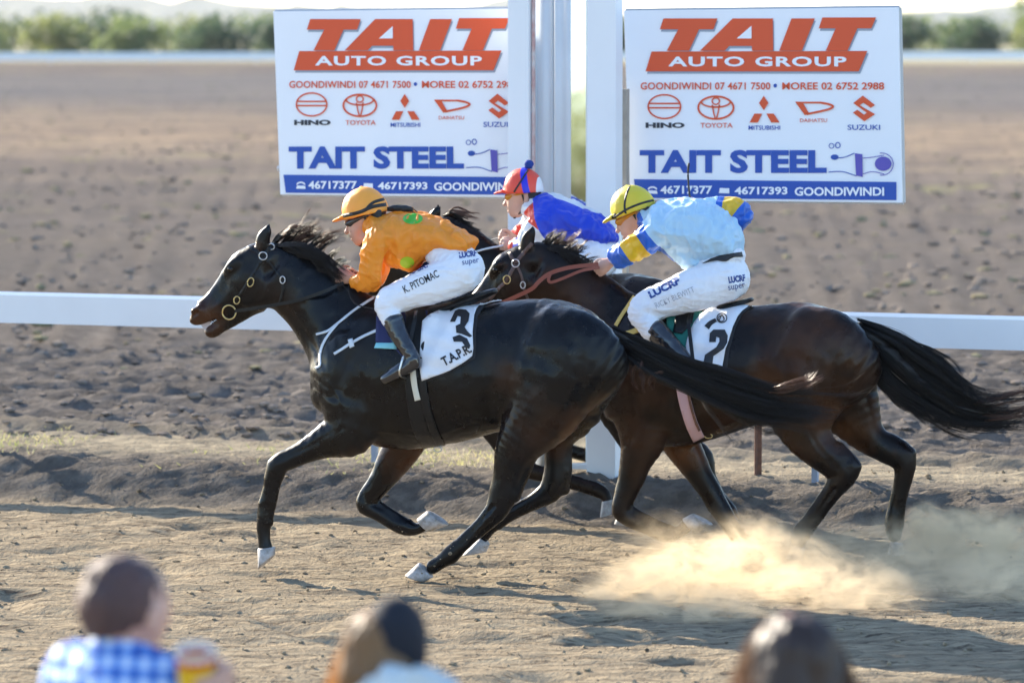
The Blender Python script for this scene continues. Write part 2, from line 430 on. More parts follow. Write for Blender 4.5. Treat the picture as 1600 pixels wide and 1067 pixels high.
def build_ground():
    rows = np.concatenate([np.array([-60, -20, 0, 2, 6, 10, 13, 15, 16.5]), np.arange(17.5, 27.6, .026), np.arange(27.6, 36, .07), np.geomspace(36, 4200, 120)])
    uu = np.concatenate([np.array([-1.0, -.5, -.3, -.2]), np.arange(-.15, .1501, .0013), np.array([.2, .3, .5, 1.0])])
    Y, U = np.meshgrid(rows, uu, indexing='ij'); X = U*(np.abs(Y)+30.)*.95
    Z, inf, s = ground_h(X, Y)
    V = np.stack([X, Y, Z], -1).reshape(-1, 3); nr, nc = Y.shape
    i = (np.arange(nr-1)[:, None]*nc+np.arange(nc-1)[None, :]).ravel()
    F = np.stack([i, i+1, i+nc+1, i+nc], 1)
    me = bpy.data.meshes.new('ground'); me.vertices.add(len(V)); me.vertices.foreach_set('co', V.astype(np.float32).ravel())
    me.loops.add(len(F)*4); me.loops.foreach_set('vertex_index', F.ravel().astype(np.int32)); me.polygons.add(len(F))
    me.polygons.foreach_set('loop_start', np.arange(0, len(F)*4, 4, dtype=np.int32)); me.update(calc_edges=True)
    a = me.attributes.new('infield', 'FLOAT', 'POINT'); a.data.foreach_set('value', inf.ravel().astype(np.float32))
    a = me.attributes.new('bank_shade', 'FLOAT', 'POINT'); a.data.foreach_set('value', (np.exp(-((s+.52)/.38)**2)).ravel().astype(np.float32))  # shade on the bank below the rail, painted as a darker soil band
    a = me.attributes.new('verge', 'FLOAT', 'POINT'); a.data.foreach_set('value', (np.exp(-((s-.75)/.75)**2)).ravel().astype(np.float32))
    a = me.attributes.new('far', 'FLOAT', 'POINT'); a.data.foreach_set('value', sm(8, 70, s).ravel().astype(np.float32))
    wv = fbm(np.stack([X*.03, Y*.01, X*0], -1), 3)*22; a = me.attributes.new('tanband', 'FLOAT', 'POINT'); a.data.foreach_set('value', (np.exp(-((s+wv-66)/20)**2)*.85).ravel().astype(np.float32))
    a = me.attributes.new('greyband', 'FLOAT', 'POINT'); a.data.foreach_set('value', (np.exp(-((s+wv-125)/34)**4)*.6).ravel().astype(np.float32))
    a = me.attributes.new('paddock', 'FLOAT', 'POINT'); a.data.foreach_set('value', sm(190, 225, s).ravel().astype(np.float32))
    m = bpy.data.materials.new('soil'); m.use_nodes = True; t = m.node_tree; L = t.links.new; p = t.nodes['Principled BSDF']
    p.inputs['Roughness'].default_value = 1.0; p.inputs['Specular IOR Level'].default_value = .0
    tc = nd(t, 'ShaderNodeTexCoord')
    def noise(sc, st, lo, hi, det=6):
        mp = nd(t, 'ShaderNodeMapping'); mp.inputs['Scale'].default_value = st; mp.inputs['Rotation'].default_value = (0, 0, R(21)); L(tc.outputs['Object'], mp.inputs[0])
        n = nd(t, 'ShaderNodeTexNoise', i_Scale=sc, i_Detail=float(det), i_Roughness=.62); L(mp.outputs[0], n.inputs['Vector'])
        r = nd(t, 'ShaderNodeMapRange'); r.inputs[1].default_value = lo; r.inputs[2].default_value = hi; L(n.outputs[0], r.inputs[0]); return r.outputs[0]
    def mix(f, a, b):
        x = nd(t, 'ShaderNodeMix', data_type='RGBA')
        for v, i in ((f, 0), (a, 6), (b, 7)):
            if isinstance(v, tuple): x.inputs[i].default_value = (*v, 1)
            elif isinstance(v, float): x.inputs[i].default_value = v
            else: L(v, x.inputs[i])
        return x.outputs[2]
    def at(nm): return nd(t, 'ShaderNodeAttribute', attribute_name=nm).outputs['Fac']
    track = mix(noise(6, (.32, 3.2, 1), .35, .65), (.345, .278, .188), (.18, .145, .104)); track = mix(noise(17, (.4, 2.4, 1), .54, .66, 4), track, (.095, .073, .055))
    infl = mix(noise(7, (.7, 1.8, 1), .35, .65), (.155, .136, .120), (.078, .069, .062)); 
    farc = mix(noise(2.2, (.8, 1.0, 1), .38, .62, 8), (.235, .198, .175), (.085, .073, .067)); farc = mix(noise(.5, (.5, .8, 1), .50, .60, 5), farc, (.25, .20, .145)); farc = mix(noise(1.3, (.6, .6, 1), .62, .67, 3), farc, (.25, .26, .09)); farc = mix(noise(.22, (.5, .9, 1), .42, .60, 5), farc, (.12, .105, .098))
    farc = mix(at('tanband'), farc, mix(noise(.9, (.7, .7, 1), .4, .6, 5), (.30, .225, .155), (.17, .135, .11))); farc = mix(at('greyband'), farc, (.135, .13, .13))
    c = mix(at('infield'), track, infl); c = mix(at('verge'), c, mix(noise(6, (1, 1.5, 1), .35, .65), (.34, .285, .20), (.19, .16, .12))); c = mix(at('far'), c, farc); c = mix(at('bank_shade'), c, mix(noise(9, (1, 1, 1), .4, .6), (.15, .13, .11), (.095, .083, .072)))
    c = mix(at('paddock'), c, (.36, .32, .21))
    L(c, p.inputs['Base Color'])
    mp = nd(t, 'ShaderNodeMapping'); L(tc.outputs['Object'], mp.inputs[0])
    n2 = nd(t, 'ShaderNodeTexNoise', i_Scale=30., i_Detail=5., i_Roughness=.65); L(mp.outputs[0], n2.inputs['Vector'])
    b = nd(t, 'ShaderNodeBump', i_Strength=.7, i_Distance=.03); L(n2.outputs[0], b.inputs['Height']); L(b.outputs[0], p.inputs['Normal'])
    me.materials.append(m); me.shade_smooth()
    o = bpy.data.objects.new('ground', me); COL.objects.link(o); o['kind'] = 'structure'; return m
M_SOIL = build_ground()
def gz(x, y): return float(ground_h(np.array([x]), np.array([y]))[0][0])

M_WHITE = mat('white_paint', (.80, .81, .83), .42, bump=.08, bscale=6, var=.06, vscale=2)
M_RAILPOST = mat('post_metal', (.30, .36, .46), .5, var=.2)
M_RUST = mat('rusted_steel', (.20, .09, .055), .8, bump=.4, col2=(.10, .055, .04), vscale=30)
rt = Vector((RT[0], RT[1], 0)); rn = Vector((RN[0], RN[1], 0)); rl = Vector((RL[0], RL[1], 0))
def on_rail(px, off=0.0):     # point of the rail's line seen at picture column px
    r = ray(px, 500); r.z = 0; k = (rl+rn*off).dot(rn)/r.dot(rn); return r*k
RAILP = Plane(800, 25.4, 21.34); RAILP.A = Vector((rl.x, rl.y, 0)); RAILP.t = rt; RAILP.n = rn
# --- running rail
root = thing('running_rail', rl, 'long white running rail with a deep flat face between the track and the infield', 'rail')
bm = bmesh.new()
prof = [(-.045, -.095), (.03, -.095), (.045, -.08), (.045, .06), (.02, .095), (-.02, .1), (-.045, .08)]
L0, L1 = -14, 16; sec = []
for u in (L0, L1): sec.append([bm.verts.new(rl+rt*u+rn*a+Vector((0, 0, 1.113+b))) for a, b in prof])
for i in range(len(prof)): bm.faces.new([sec[0][i], sec[0][(i+1) % 7], sec[1][(i+1) % 7], sec[1][i]])
bm.faces.new(sec[0]); bm.faces.new(sec[1][::-1]); bmesh.ops.recalc_face_normals(bm, faces=bm.faces[:])
bmobj('rail_beam', bm, M_WHITE, root)
for px in (-795, -105, 585, 1275, 1965):
    p = on_rail(px, .10); bm = bmesh.new(); g = gz(p.x, p.y)
    add_box(bm, (p.x, p.y, (g-.1+1.12)/2), (.036, .036, 1.12-g+.1), rt, .004); add_box(bm, (p.x-rn.x*.03, p.y-rn.y*.03, 1.10), (.05, .06, .03), rt)
    bmobj('post', bm, M_RAILPOST, root)
p = on_rail(1184, .25); bm = bmesh.new(); g = gz(p.x, p.y)
for a in (0, 2.1, 4.2):
    add_box(bm, (p.x+.012*math.cos(a), p.y+.012*math.sin(a), g+.2), (.03, .006, .75), Vector((math.cos(a), math.sin(a), 0)))
tag(bmobj('star_picket', bm, M_RUST), 'thin rusty star picket standing behind the white rail', 'picket')
# --- far rail, shrubs, hills
fr = thing('far_rail', (0, 250, gz(0, 250)), 'distant white rail across the far side of the field', 'rail')
V = []; F = []; bm = bmesh.new(); bp = bmesh.new()
for i in range(26):
    x0 = -75+i*6; x1 = x0+6; z0 = gz(x0, 250+x0*-.02); z1 = gz(x1, 250)
    za, zb = z0+.46, z1+.46
    vs = [bm.verts.new(q) for q in ((x0, 250, za-.3), (x1, 250, zb-.3), (x1, 250, zb+.16), (x0, 250, za+.16))]
    v2 = [bm.verts.new(v.co+Vector((0, .08, 0))) for v in vs]
    bm.faces.new(vs); bm.faces.new(v2[::-1])
    for k in range(4): bm.faces.new([vs[(k+1) % 4], vs[k], v2[k], v2[(k+1) % 4]])
    b1 = bmesh.new(); add_box(b1, (x0, 250.1, z0+.15), (.1, .1, .7)); bmobj('post', b1, M_WHITE, fr)
bmobj('rail_beam', bm, M_WHITE, fr); bp.free()
def leaf_mat(name, a, b): return mat(name, a, .6, col2=b, vscale=.25, trans=.45, spec=.3)
LM = [leaf_mat('shrub_leaves', (.19, .23, .07), (.10, .14, .06)), leaf_mat('shrub_leaves_yellow', (.26, .27, .09), (.13, .17, .07)), leaf_mat('tree_leaves_dark', (.07, .11, .05), (.04, .07, .04))]
M_BARK = mat('bark', (.12, .09, .065), .9, bump=.5, bscale=8)
def tree(name, loc, H, Wd, lm, label, group, leaf=.4, n=1400, cat='tree', stem=.25):
    root = thing(name, loc, label, cat, group); b0 = Vector(loc); cl = []
    paths = []; tp = b0+Vector((0, 0, H*stem)); paths.append(([b0-Vector((0, 0, .2)), b0+Vector((0, 0, H*stem*.5)), tp], [H*.035, H*.028, H*.022]))
    for k in range(9):
        a = random.random()*6.28; rr = Wd*.5*(.25+.6*random.random()); z = H*(stem+.1+(.75-stem)*random.random())
        c = b0+Vector((math.cos(a)*rr, math.sin(a)*rr, z)); cl.append((c, Wd*(.16+.12*random.random())))
        paths.append(([tp, tp.lerp(c, .5)+Vector((0, 0, .1*H)), c], [H*.016, H*.011, H*.004]))
    cl.append((b0+Vector((0, 0, H*.8)), Wd*.22))
    V, F = tube_mesh(paths, 6); pyd('trunk', V, F, M_BARK, root, True)
    V = []; F = []
    for i in range(n):
        c, r = cl[i % len(cl)]; d = Vector([random.gauss(0, 1) for _ in range(3)]).normalized()*r*(random.random()**.45)*1.15
        p = c+Vector((d.x, d.y, d.z*.8)); a = Vector([random.gauss(0, 1) for _ in range(3)]).normalized(); q = a.orthogonal().normalized(); s2 = leaf*(.6+.8*random.random())
        b = len(V); V += [p-q*s2*.3, p+a*s2*.5, p+q*s2*.3, p-a*s2*.5]; F.append((b, b+1, b+2, b+3))
    pyd('crown', V, F, lm, root)
    return root
LBL = ['pale green shrub in the belt of bushes beyond the far rail', 'yellow green bush in the belt beyond the far rail', 'dark green bush in the belt beyond the far rail']
random.seed(11)
belt = [-39, -34.5, -30, -25.5, -21.5, -17, -12.5, -8, -4, 1, 5, 9, 13, 17.5, 22, 26, 30, 34, 39]
for i, x in enumerate(belt):
    for row in (0, 1):
        y = 455+row*42+random.uniform(-14, 14); xx = (x+random.uniform(-1, 1))*y/455*1.0*1.75 if False else (x*1.9+random.uniform(-1, 1)+row*3.5)
        Hh = random.uniform(3.1, 3.9)+row*.6; li = (i*2+row*1+(i//3)) % 3
        tree('bush', (xx, y, gz(xx, y)-.3), Hh, Hh*2.6, LM[li], LBL[li], 'bushes in the belt beyond the far rail', leaf=.7, n=1100, cat='bush', stem=.12)
tree('tree', (56, 440, gz(56, 440)-.3), 5.6, 9.5, LM[0], 'tall rounded green tree at the right end of the distant belt', None, leaf=.9, n=1800)
# wooded ridge far behind
bm = bmesh.new(); rows = []
for j, (y, hh) in enumerate(((2600, 0), (2900, 20), (3200, 30), (3600, 24), (3900, 0))):
    rr = []
    for i in range(221):
        x = -900+i*8.2; q = np.array([[x*.007, y*.003, 3.1]]); q2 = np.array([[x*.055, y*.02, 1.]])
        rr.append(bm.verts.new((x, y, .6+hh*(.93+.75*float(fbm(q, 3)[0])+.32*float(fbm(q2, 4)[0])))))
    rows.append(rr)
for j in range(4):
    for i in range(220): bm.faces.new([rows[j][i], rows[j][i+1], rows[j+1][i+1], rows[j+1][i]])
M_HILL = mat('far_woods', (.05, .065, .06), .9, bump=.6, bscale=.05, col2=(.09, .09, .06), vscale=.03)
h = bmobj('hills', bm, M_HILL, smooth=True); h['kind'] = 'structure'
# trees behind the viewer, seen in the mirror of the winning post
for i, x in enumerate((-3.2, -.1, 3.0, 6.1)):
    tree('tree', (x+1.5, -60-i, gz(x, -60)-.2), 5.4+.6*(i % 2), 6.2, LM[1], 'yellow green tree seen only in the mirror beside the winning post', 'trees reflected in the mirror', leaf=.30, n=1500)
# --- winning post
wp = thing('winning_post', on_rail(880, .02), 'tall white two-legged winning post with a grey corrugated panel and narrow mirror', 'winning post')
def upright(px0, px1, off, z0, z1, m, name, dep=.12, parent=wp, lean=0.0):
    a = on_rail(px0, off); b = on_rail(px1, off); c = (a+b)/2; bm = bmesh.new(); wd = (b-a).length
    add_box(bm, (c.x, c.y, (z0+z1)/2), (wd, dep, z1-z0), rt, .006)
    return bmobj(name, bm, m, parent)
M_POSTW = mat('white_post_paint', (.82, .85, .88), .5, bump=.1, bscale=5, var=.08, vscale=1.2)
M_CORR = mat('galvanised_sheet', (.70, .73, .76), .5, metal=.1, var=.15, vscale=1.5)
upright(799, 831, -.02, -.05, 4.4, M_POSTW, 'post'); upright(922, 967, -.02, -.05, 4.4, M_POSTW, 'post')
V = []; F = []; a = on_rail(833, .06); b = on_rail(892, .06); nn = 60
for i in range(nn+1):
    q = a.lerp(b, i/nn); ph = i/nn; d = .005*math.sin(ph*2*math.pi*3)+(.05 if .50 < ph < .56 else 0)
    for z in (.2, 4.3): V.append(Vector((q.x+rn.x*d, q.y+rn.y*d, z)))
for i in range(nn): F.append((2*i, 2*i+2, 2*i+3, 2*i+1))
o = pyd('corrugated_panel', V, F, M_CORR, wp, True); o.modifiers.new('t', 'SOLIDIFY').thickness = .01
M_RED = mat('red_sign_paint', (.70, .085, .022), .45); M_BLUE = mat('blue_sign_paint', (.012, .075, .40), .45); M_GREYS = mat('grey_sign_shadow', (.30, .36, .46), .5)
M_BLACKP = mat('black_sign_paint', (.03, .035, .05), .45); M_PURP = mat('purple_blue_paint', (.10, .08, .42), .45); M_PINK = mat('faded_red_strip', (.50, .24, .22), .6, col2=(.66, .62, .60), vscale=9)
upright(832, 835.5, -.03, .2, 4.3, M_PINK, 'edge_strip', dep=.03)
# mirror: a real reflector, tilted a little upward
a = on_rail(886, .10); b = on_rail(929, .10); V = []; tl = math.tan(R(1.25))
# the mirror faces the viewer, not along the rail
c = (a+b)/2; hw = (b-a).length/2
for x, z in ((-hw, .26), (hw, .26), (hw, 4.3), (-hw, 4.3)): V.append(Vector((c.x+x*.99, c.y+(z-.26)*0+(z-2)*tl, z)))
MIR = bpy.data.materials.new('mirror'); MIR.use_nodes = True; q = MIR.node_tree.nodes['Principled BSDF']; q.inputs['Metallic'].default_value = 1; q.inputs['Roughness'].default_value = .03; q.inputs['Base Color'].default_value = (.86, .89, .90, 1)
o = pyd('mirror', V, [(0, 1, 2, 3)], MIR, wp); o.modifiers.new('t', 'SOLIDIFY').thickness = .008
upright(860, 925, .06, .23, .262, M_POSTW, 'sill', dep=.10)
upright(970, 981, .12, 0, 2.50, mat('weathered_timber', (.42, .38, .33), .8, bump=.4, bscale=20, col2=(.27, .24, .2), vscale=5), 'timber_prop', dep=.05)
# --- sponsor signs
SG = Plane(800, 25, 21.34); SG.t = rt; SG.n = rn; SG.A = Vector((rl.x, rl.y, 0))+rn*.22
M_SIGN = mat('white_sign_sheet', (.86, .88, .93), .4, var=.04, vscale=1.5)
M_ALU = mat('sign_frame', (.42, .43, .45), .5, metal=.4)
def build_sign():
    c0 = SG.at(975, 17); c1 = SG.at(1403, 12); c2 = SG.at(1409, 317); c3 = SG.at(985, 312)
    base = SG.at(1195, 315); root = thing('sponsor_sign', base, 'white sponsor sign to the right of the winning post, its lettering whole', 'sign', 'sponsor signs beside the winning post')
    V = [c0, c1, c2, c3]+[v+rn*.02 for v in (c0, c1, c2, c3)]
    pyd('panel', V, [(3, 2, 1, 0), (4, 5, 6, 7), (0, 1, 5, 4), (1, 2, 6, 5), (2, 3, 7, 6), (3, 0, 4, 7)], M_SIGN, root)
    bm = bmesh.new(); cs = [v+rn*.035 for v in (c0, c1, c2, c3)]
    for i in range(4):
        a, b = cs[i], cs[(i+1) % 4]; V2, F2 = tube_mesh([([a, b], .014)], 6); q = [bm.verts.new(v) for v in V2]
        for f in F2: bm.faces.new([q[k] for k in f])
    for py in (60, 270):
        V2, F2 = tube_mesh([([SG.at(980, py, .05), SG.at(1400, py, .05)], .018)], 6); q = [bm.verts.new(v) for v in V2]
        for f in F2: bm.faces.new([q[k] for k in f])
    bmobj('frame', bm, M_ALU, root)
    f = lambda x, y: (970+x/3.2326, y/3.2326)
    T1 = [(215, 95), (488, 95), (468, 150), (395, 150), (345, 258), (232, 258), (290, 150), (197, 150)]
    A1 = [(400, 258), (565, 95), (768, 95), (770, 258), (662, 258), (662, 234), (548, 234), (525, 258)]
    I1 = [(862, 95), (980, 95), (915, 258), (800, 258)]; T2 = [(1018, 90), (1290, 90), (1265, 145), (1195, 145), (1145, 258), (1035, 258), (1085, 145), (1000, 145)]
    BN = [(155, 262), (1245, 259), (1202, 362), (125, 362)]; HO = [(585, 196), (660, 132), (660, 196)]
    sh = Flat(f)
    for P in (T1, A1, I1, T2, BN): sh.poly([(x+(7 if P is BN else 5), y+12) for x, y in P])
    sh.on_plane('drop_shadow_print', SG, -.003, M_GREYS, root)
    rd = Flat(f)
    for P in (T1, A1, I1, T2, BN): rd.poly(P)
    rd.text('GOONDIWINDI 07 4671 7500', (100, 453), (755, 453), 36, .018, spacing=1.05).text('MOREE 02 6752 2988', (815, 453), (1330, 453), 36, .018)
    rd.ring((220, 540), 86, 64, 8).poly([(138, 520), (302, 520), (302, 528), (138, 528)]).poly([(138, 542), (302, 542), (302, 550), (138, 550)])
    rd.ring((480, 545), 94, 62, 10).ring((480, 515), 78, 32, 9, 0, 180).ring((480, 512), 22, 20, 7).line([(462, 530), (470, 575), (480, 602), (490, 575), (498, 530)], 7)
    rd.poly([(722, 485), (746, 522), (722, 558), (698, 522)]).poly([(675, 575), (714, 575), (692, 620), (650, 620)]).poly([(735, 575), (772, 575), (802, 620), (760, 620)])
    rd.poly([(880, 515), (1010, 515), (1012, 524), (922, 524), (950, 572), (930, 584)]).line([(1005, 519), (1050, 528), (1072, 540), (1040, 556), (938, 578)], 11)
    rd.poly([(1222, 484), (1284, 532), (1262, 546), (1225, 520), (1207, 533), (1284, 578), (1230, 614), (1172, 570), (1195, 556), (1228, 580), (1243, 571), (1174, 522)])
    rd.text('TOYOTA', (402, 646), (565, 646), 24, .01).text('DAIHATSU', (905, 618), (1042, 618), 18, .005)
    rd.on_plane('red_lettering', SG, -.007, M_RED, root)
    wh = Flat(f).poly(HO).text('AUTO GROUP', (240, 335), (1140, 335), 48, .03, spacing=1.12)
    wh.on_plane('white_lettering', SG, -.011, M_SIGN, root)
    Flat(f).text('HINO', (125, 648), (322, 648), 28, .05).on_plane('black_lettering', SG, -.004, M_BLACKP, root)
    bl = Flat(f).text('TAIT STEEL', (95, 876), (1040, 876), 118, .045, spacing=1.0).poly([(66, 906), (1392, 920), (1392, 1012), (78, 1000)])
    bl.text('MITSUBISHI', (645, 657), (805, 657), 22, .01).text('SUZUKI', (1145, 657), (1310, 657), 26, .01)
    bl.ring((1096, 735), 14, 16, 5).ring((1064, 738), 14, 14, 4).disc((1080, 795), 20, 14).line([(1080, 800), (1130, 795), (1180, 775)], 5).line([(1050, 870), (1120, 868), (1190, 890)], 5).disc((780, 434), 9, 10)
    bl.on_plane('blue_lettering', SG, -.005, M_BLUE, root)
    Flat(f).poly([(1182, 775), (1220, 780), (1222, 895), (1188, 888)]).disc((1325, 828), 42, 36).line([(1222, 800), (1270, 795), (1330, 785)], 4).line([(1222, 880), (1270, 868), (1330, 880)], 4).ring((1318, 830), 60, 58, 4, -100, 100).on_plane('emblem', SG, -.008, M_PURP, root)
    Flat(f).text('46717377', (200, 978), (462, 978), 40, .03).text('46717393', (575, 984), (842, 984), 40, .03).text('GOONDIWINDI', (878, 988), (1330, 988), 42, .03).ring((160, 958), 24, 16, 8, 180, 360).poly([(140, 962), (182, 964), (186, 980), (134, 978)]).poly([(500, 950), (548, 952), (548, 978), (496, 976)]).on_plane('band_lettering', SG, -.009, M_SIGN, root)
    return root
sg = build_sign()
d = SG.at(427, 14)-SG.at(975, 17); d.z = 0
s2 = sg.copy(); COL.objects.link(s2); s2.location = sg.location+d; s2['label'] = 'white sponsor sign left of the winning post, its right edge hidden behind the post'
for ch in list(sg.children):
    c = ch.copy(); COL.objects.link(c); c.parent = s2
# --- grass tufts behind the rail
random.seed(5); V = []; F = []
for i in range(1100):
    u = random.uniform(-2.0, 11); s_ = random.gauss(.55, .35)
    if fbm(np.array([[u*1.3, 0., 2.]]), 2)[0] < -.02+.25*random.random(): continue
    q = rl+rt*u+rn*s_; z = gz(q.x, q.y)
    for k in range(9):
        p = Vector((q.x+random.gauss(0, .10), q.y+random.gauss(0, .05), z-.01)); a = random.random()*6.28; hgt = random.uniform(.012, .05); b = len(V)
        t = Vector((math.cos(a), math.sin(a), 0))*.006; ln = Vector((random.gauss(0, .03), random.gauss(0, .03), hgt)); V += [p-t, p+t, p+ln]; F.append((b, b+1, b+2))
g = pyd('grass', V, F, mat('grass_blades', (.24, .28, .08), .7, trans=.4, col2=(.42, .36, .20), vscale=1.6)); g['kind'] = 'stuff'
# --- clods and dry tussocks over the field
def field_cover(name, n, s0, s1, size, m, seed, flat=.5):
    random.seed(seed); pts = []
    while len(pts) < n:
        q_ = s0*(s1/s0)**random.random(); y = 26+q_*1.05; x = random.uniform(-.135, .135)*(y+4); pts.append((x, y, q_))
    Z, _, _ = ground_h(np.array([p[0] for p in pts]), np.array([p[1] for p in pts])); V = []; F = []
    for (x, y, q_), z in zip(pts, Z):
        r = size*random.uniform(.4, 1.25)*(.55+.45*min(1, q_/20)); b = len(V); sx, sy, sz = random.uniform(.7, 1.6), random.uniform(.7, 1.4), flat*random.uniform(.6, 1.3)
        for v in iv_: V.append(Vector((x, y, z))+Vector((v.x*sx, v.y*sy, v.z*sz))*r*random.uniform(.8, 1.15))
        for f in iF_: F.append(tuple(b+i for i in f))
    g = pyd(name, V, F, m); g['kind'] = 'stuff'; return g
_i = bmesh.new(); bmesh.ops.create_icosphere(_i, subdivisions=1, radius=1); iv_ = [v.co.copy() for v in _i.verts]; iF_ = [tuple(v.index for v in f.verts) for f in _i.faces]; _i.free()
field_cover('field_clods', 5200, 1.6, 190, .058, mat('field_clod_soil', (.15, .125, .108), 1.0, spec=0, col2=(.26, .215, .175), vscale=1.2), 41)
field_cover('dry_tussocks', 900, 6, 200, .075, mat('dry_grass', (.28, .23, .15), 1.0, spec=0, col2=(.19, .185, .10), vscale=.35), 42, .45)
# --- loose clods on the track
random.seed(9); V = []; F = []
ico = bmesh.new(); bmesh.ops.create_icosphere(ico, subdivisions=1, radius=1); iv = [v.co.copy() for v in ico.verts]; iF = [tuple(v.index for v in f.verts) for f in ico.faces]; ico.free()
def clod(V, F, p, r):
    b = len(V); sx, sy, sz = [random.uniform(.6, 1.3) for _ in range(3)]
    for v in iv: V.append(p+Vector((v.x*sx, v.y*sy, v.z*sz*.7))*r*random.uniform(.75, 1.2))
    for f in iF: F.append(tuple(b+i for i in f))
cp = []
for i in range(2600):
    y = random.uniform(18, 26); x = random.uniform(-.14, .14)*y; cp.append((x, y))
cz, ci, _ = ground_h(np.array([c[0] for c in cp]), np.array([c[1] for c in cp]))
for (x, y), z in zip(cp, cz): clod(V, F, Vector((x, y, z+.002)), .004+.016*random.random()**4)
g = pyd('soil_clods', V, F, M_SOIL, smooth=False); g['kind'] = 'stuff'
# ================================================================== HORSES
P1 = Plane(650, 22.0, 14); P2 = Plane(1150, 23.0, 14); P3 = Plane(900, 24.37, 14)
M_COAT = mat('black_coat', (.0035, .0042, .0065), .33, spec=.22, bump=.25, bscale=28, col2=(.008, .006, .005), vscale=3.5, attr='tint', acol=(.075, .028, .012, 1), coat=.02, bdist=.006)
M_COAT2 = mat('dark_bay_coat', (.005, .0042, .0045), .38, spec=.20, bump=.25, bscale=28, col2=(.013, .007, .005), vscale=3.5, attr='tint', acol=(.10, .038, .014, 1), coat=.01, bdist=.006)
vary_rough(M_COAT, .17, .42, 4.5); vary_rough(M_COAT2, .20, .46, 4.5)
M_HOOF = mat('pale_hoof', (.46, .45, .46), .6, col2=(.20, .18, .16), vscale=28, bump=.3, bscale=60)
M_HAIR = mat('black_horse_hair', (.012, .009, .008), .5, spec=.4, trans=.10)
M_HAIRB = mat('sunlit_brown_hair', (.15, .075, .05), .4, spec=.7, trans=.4)  # brown strands put sunlit tips into the colour of manes and tails
M_EYE = mat('dark_eye', (.008, .005, .004), .12, spec=.35)
M_LEATHER = mat('black_leather', (.010, .010, .011), .38, spec=.25, bump=.2, bscale=80)
M_BRASS = mat('brass', (.62, .48, .22), .3, metal=1.); M_STEEL = mat('steel', (.62, .62, .62), .28, metal=1.)
M_BROWNL = mat('brown_leather', (.085, .045, .035), .5, bump=.2, bscale=80)
M_REDL = mat('red_brown_leather', (.22, .055, .035), .5, bump=.2, bscale=80)
M_WEB = mat('pale_webbing', (.55, .60, .66), .7); M_CREAM = mat('cream_webbing', (.62, .58, .48), .7)
M_YWEB = mat('yellow_webbing', (.62, .44, .12), .7); M_PINKW = mat('pink_webbing', (.52, .34, .37), .75)
M_MOUTH = mat('pale_gums', (.40, .34, .34), .35)
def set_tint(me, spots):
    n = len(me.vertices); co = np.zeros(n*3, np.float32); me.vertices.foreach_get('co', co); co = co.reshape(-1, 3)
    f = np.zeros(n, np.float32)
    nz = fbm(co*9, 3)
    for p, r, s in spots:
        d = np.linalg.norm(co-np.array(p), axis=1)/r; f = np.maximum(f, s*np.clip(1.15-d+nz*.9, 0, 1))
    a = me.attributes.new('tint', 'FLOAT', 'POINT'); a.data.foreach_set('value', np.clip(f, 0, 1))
def head_chains(F, pl, dx, dy, sc=1.0, ox=412, oy=395):
    T = lambda pts: [((p[0]-ox)*sc+ox+dx, (p[1]-oy)*sc+oy+dy)+tuple(p[2:3])+tuple(v*sc for v in p[3:]) for p in pts]
    C = lambda pts, **k: F.chain(pl, T(pts), **k)
    C([(416, 404, 0, 24, 22), (400, 424, 0, 35, 24), (388, 444, 0, 38, 24), (371, 460, 0, 30, 20), (352, 475, 0, 24, 16), (334, 487, 0, 20, 15), (318, 491, 0, 17, 15), (309, 494, 0, 13, 14)], k=.02, sub=3, cap=.8)
    C([(398, 396, 0, 15, 18), (376, 411, 0, 17, 17), (356, 435, 0, 13, 13), (336, 462, 0, 12, 10), (318, 478, 0, 11, 9)], k=.03)
    for sg_ in (-1, 1):
        C([(408, 436, 8*sg_, 38, 15), (398, 455, 9*sg_, 34, 14), (386, 468, 8*sg_, 24, 11)], k=.04, sub=2, cap=.7)     # cheeks
        C([(374, 408, 16*sg_, 8, 6), (364, 414, 17*sg_, 8, 6), (356, 423, 15*sg_, 6, 5)], k=.022)                                   # brow
        C([(378, 442, 17*sg_, 3.5), (355, 464, 14*sg_, 3), (340, 477, 12*sg_, 2.5)], k=.016)                                      # facial crest
        C([(411, 388, 13*sg_, 12, 8), (411, 374, 14*sg_, 11, 7), (417, 361, 15*sg_, 7.5, 5), (420, 352, 15*sg_, 2, 2)], k=.012, cap=.7)   # ears
        C([(407, 374, 14*sg_-9, 5, 3), (413, 362, 14*sg_-8, 3, 2)], k=.008, op='sub')
        C([(304, 488, 12*sg_, 8, 6), (312, 484, 12*sg_, 8, 6)], k=.014)                                                         # nostril rim
        C([(302, 493, 17*sg_, 3.6, 5), (307, 488, 17*sg_, 3.2, 5)], k=.006, op='sub')
        C([(361, 421, 26*sg_, 5, 4), (357, 422, 26*sg_, 3, 4)], k=.006, op='sub')
    C([(398, 470, 0, 22, 14), (380, 486, 0, 15, 11), (362, 498, 0, 13, 9), (345, 509, 0, 12, 9), (332, 517, 0, 11, 10), (327, 519, 0, 8, 9)], k=.016, cap=.8)   # lower jaw
    C([(304, 500, 0, 8, 12), (312, 505, 0, 7, 12)], k=.014)
    C([(306, 510.5, 0, 1.6, 20), (322, 508, 0, 2.0, 20), (340, 498, 0, 1.2, 20)], k=.006, op='sub')                            # mouth line
    return lambda x, y, w=0: ((x-ox)*sc+ox+dx, (y-oy)*sc+oy+dy, w)
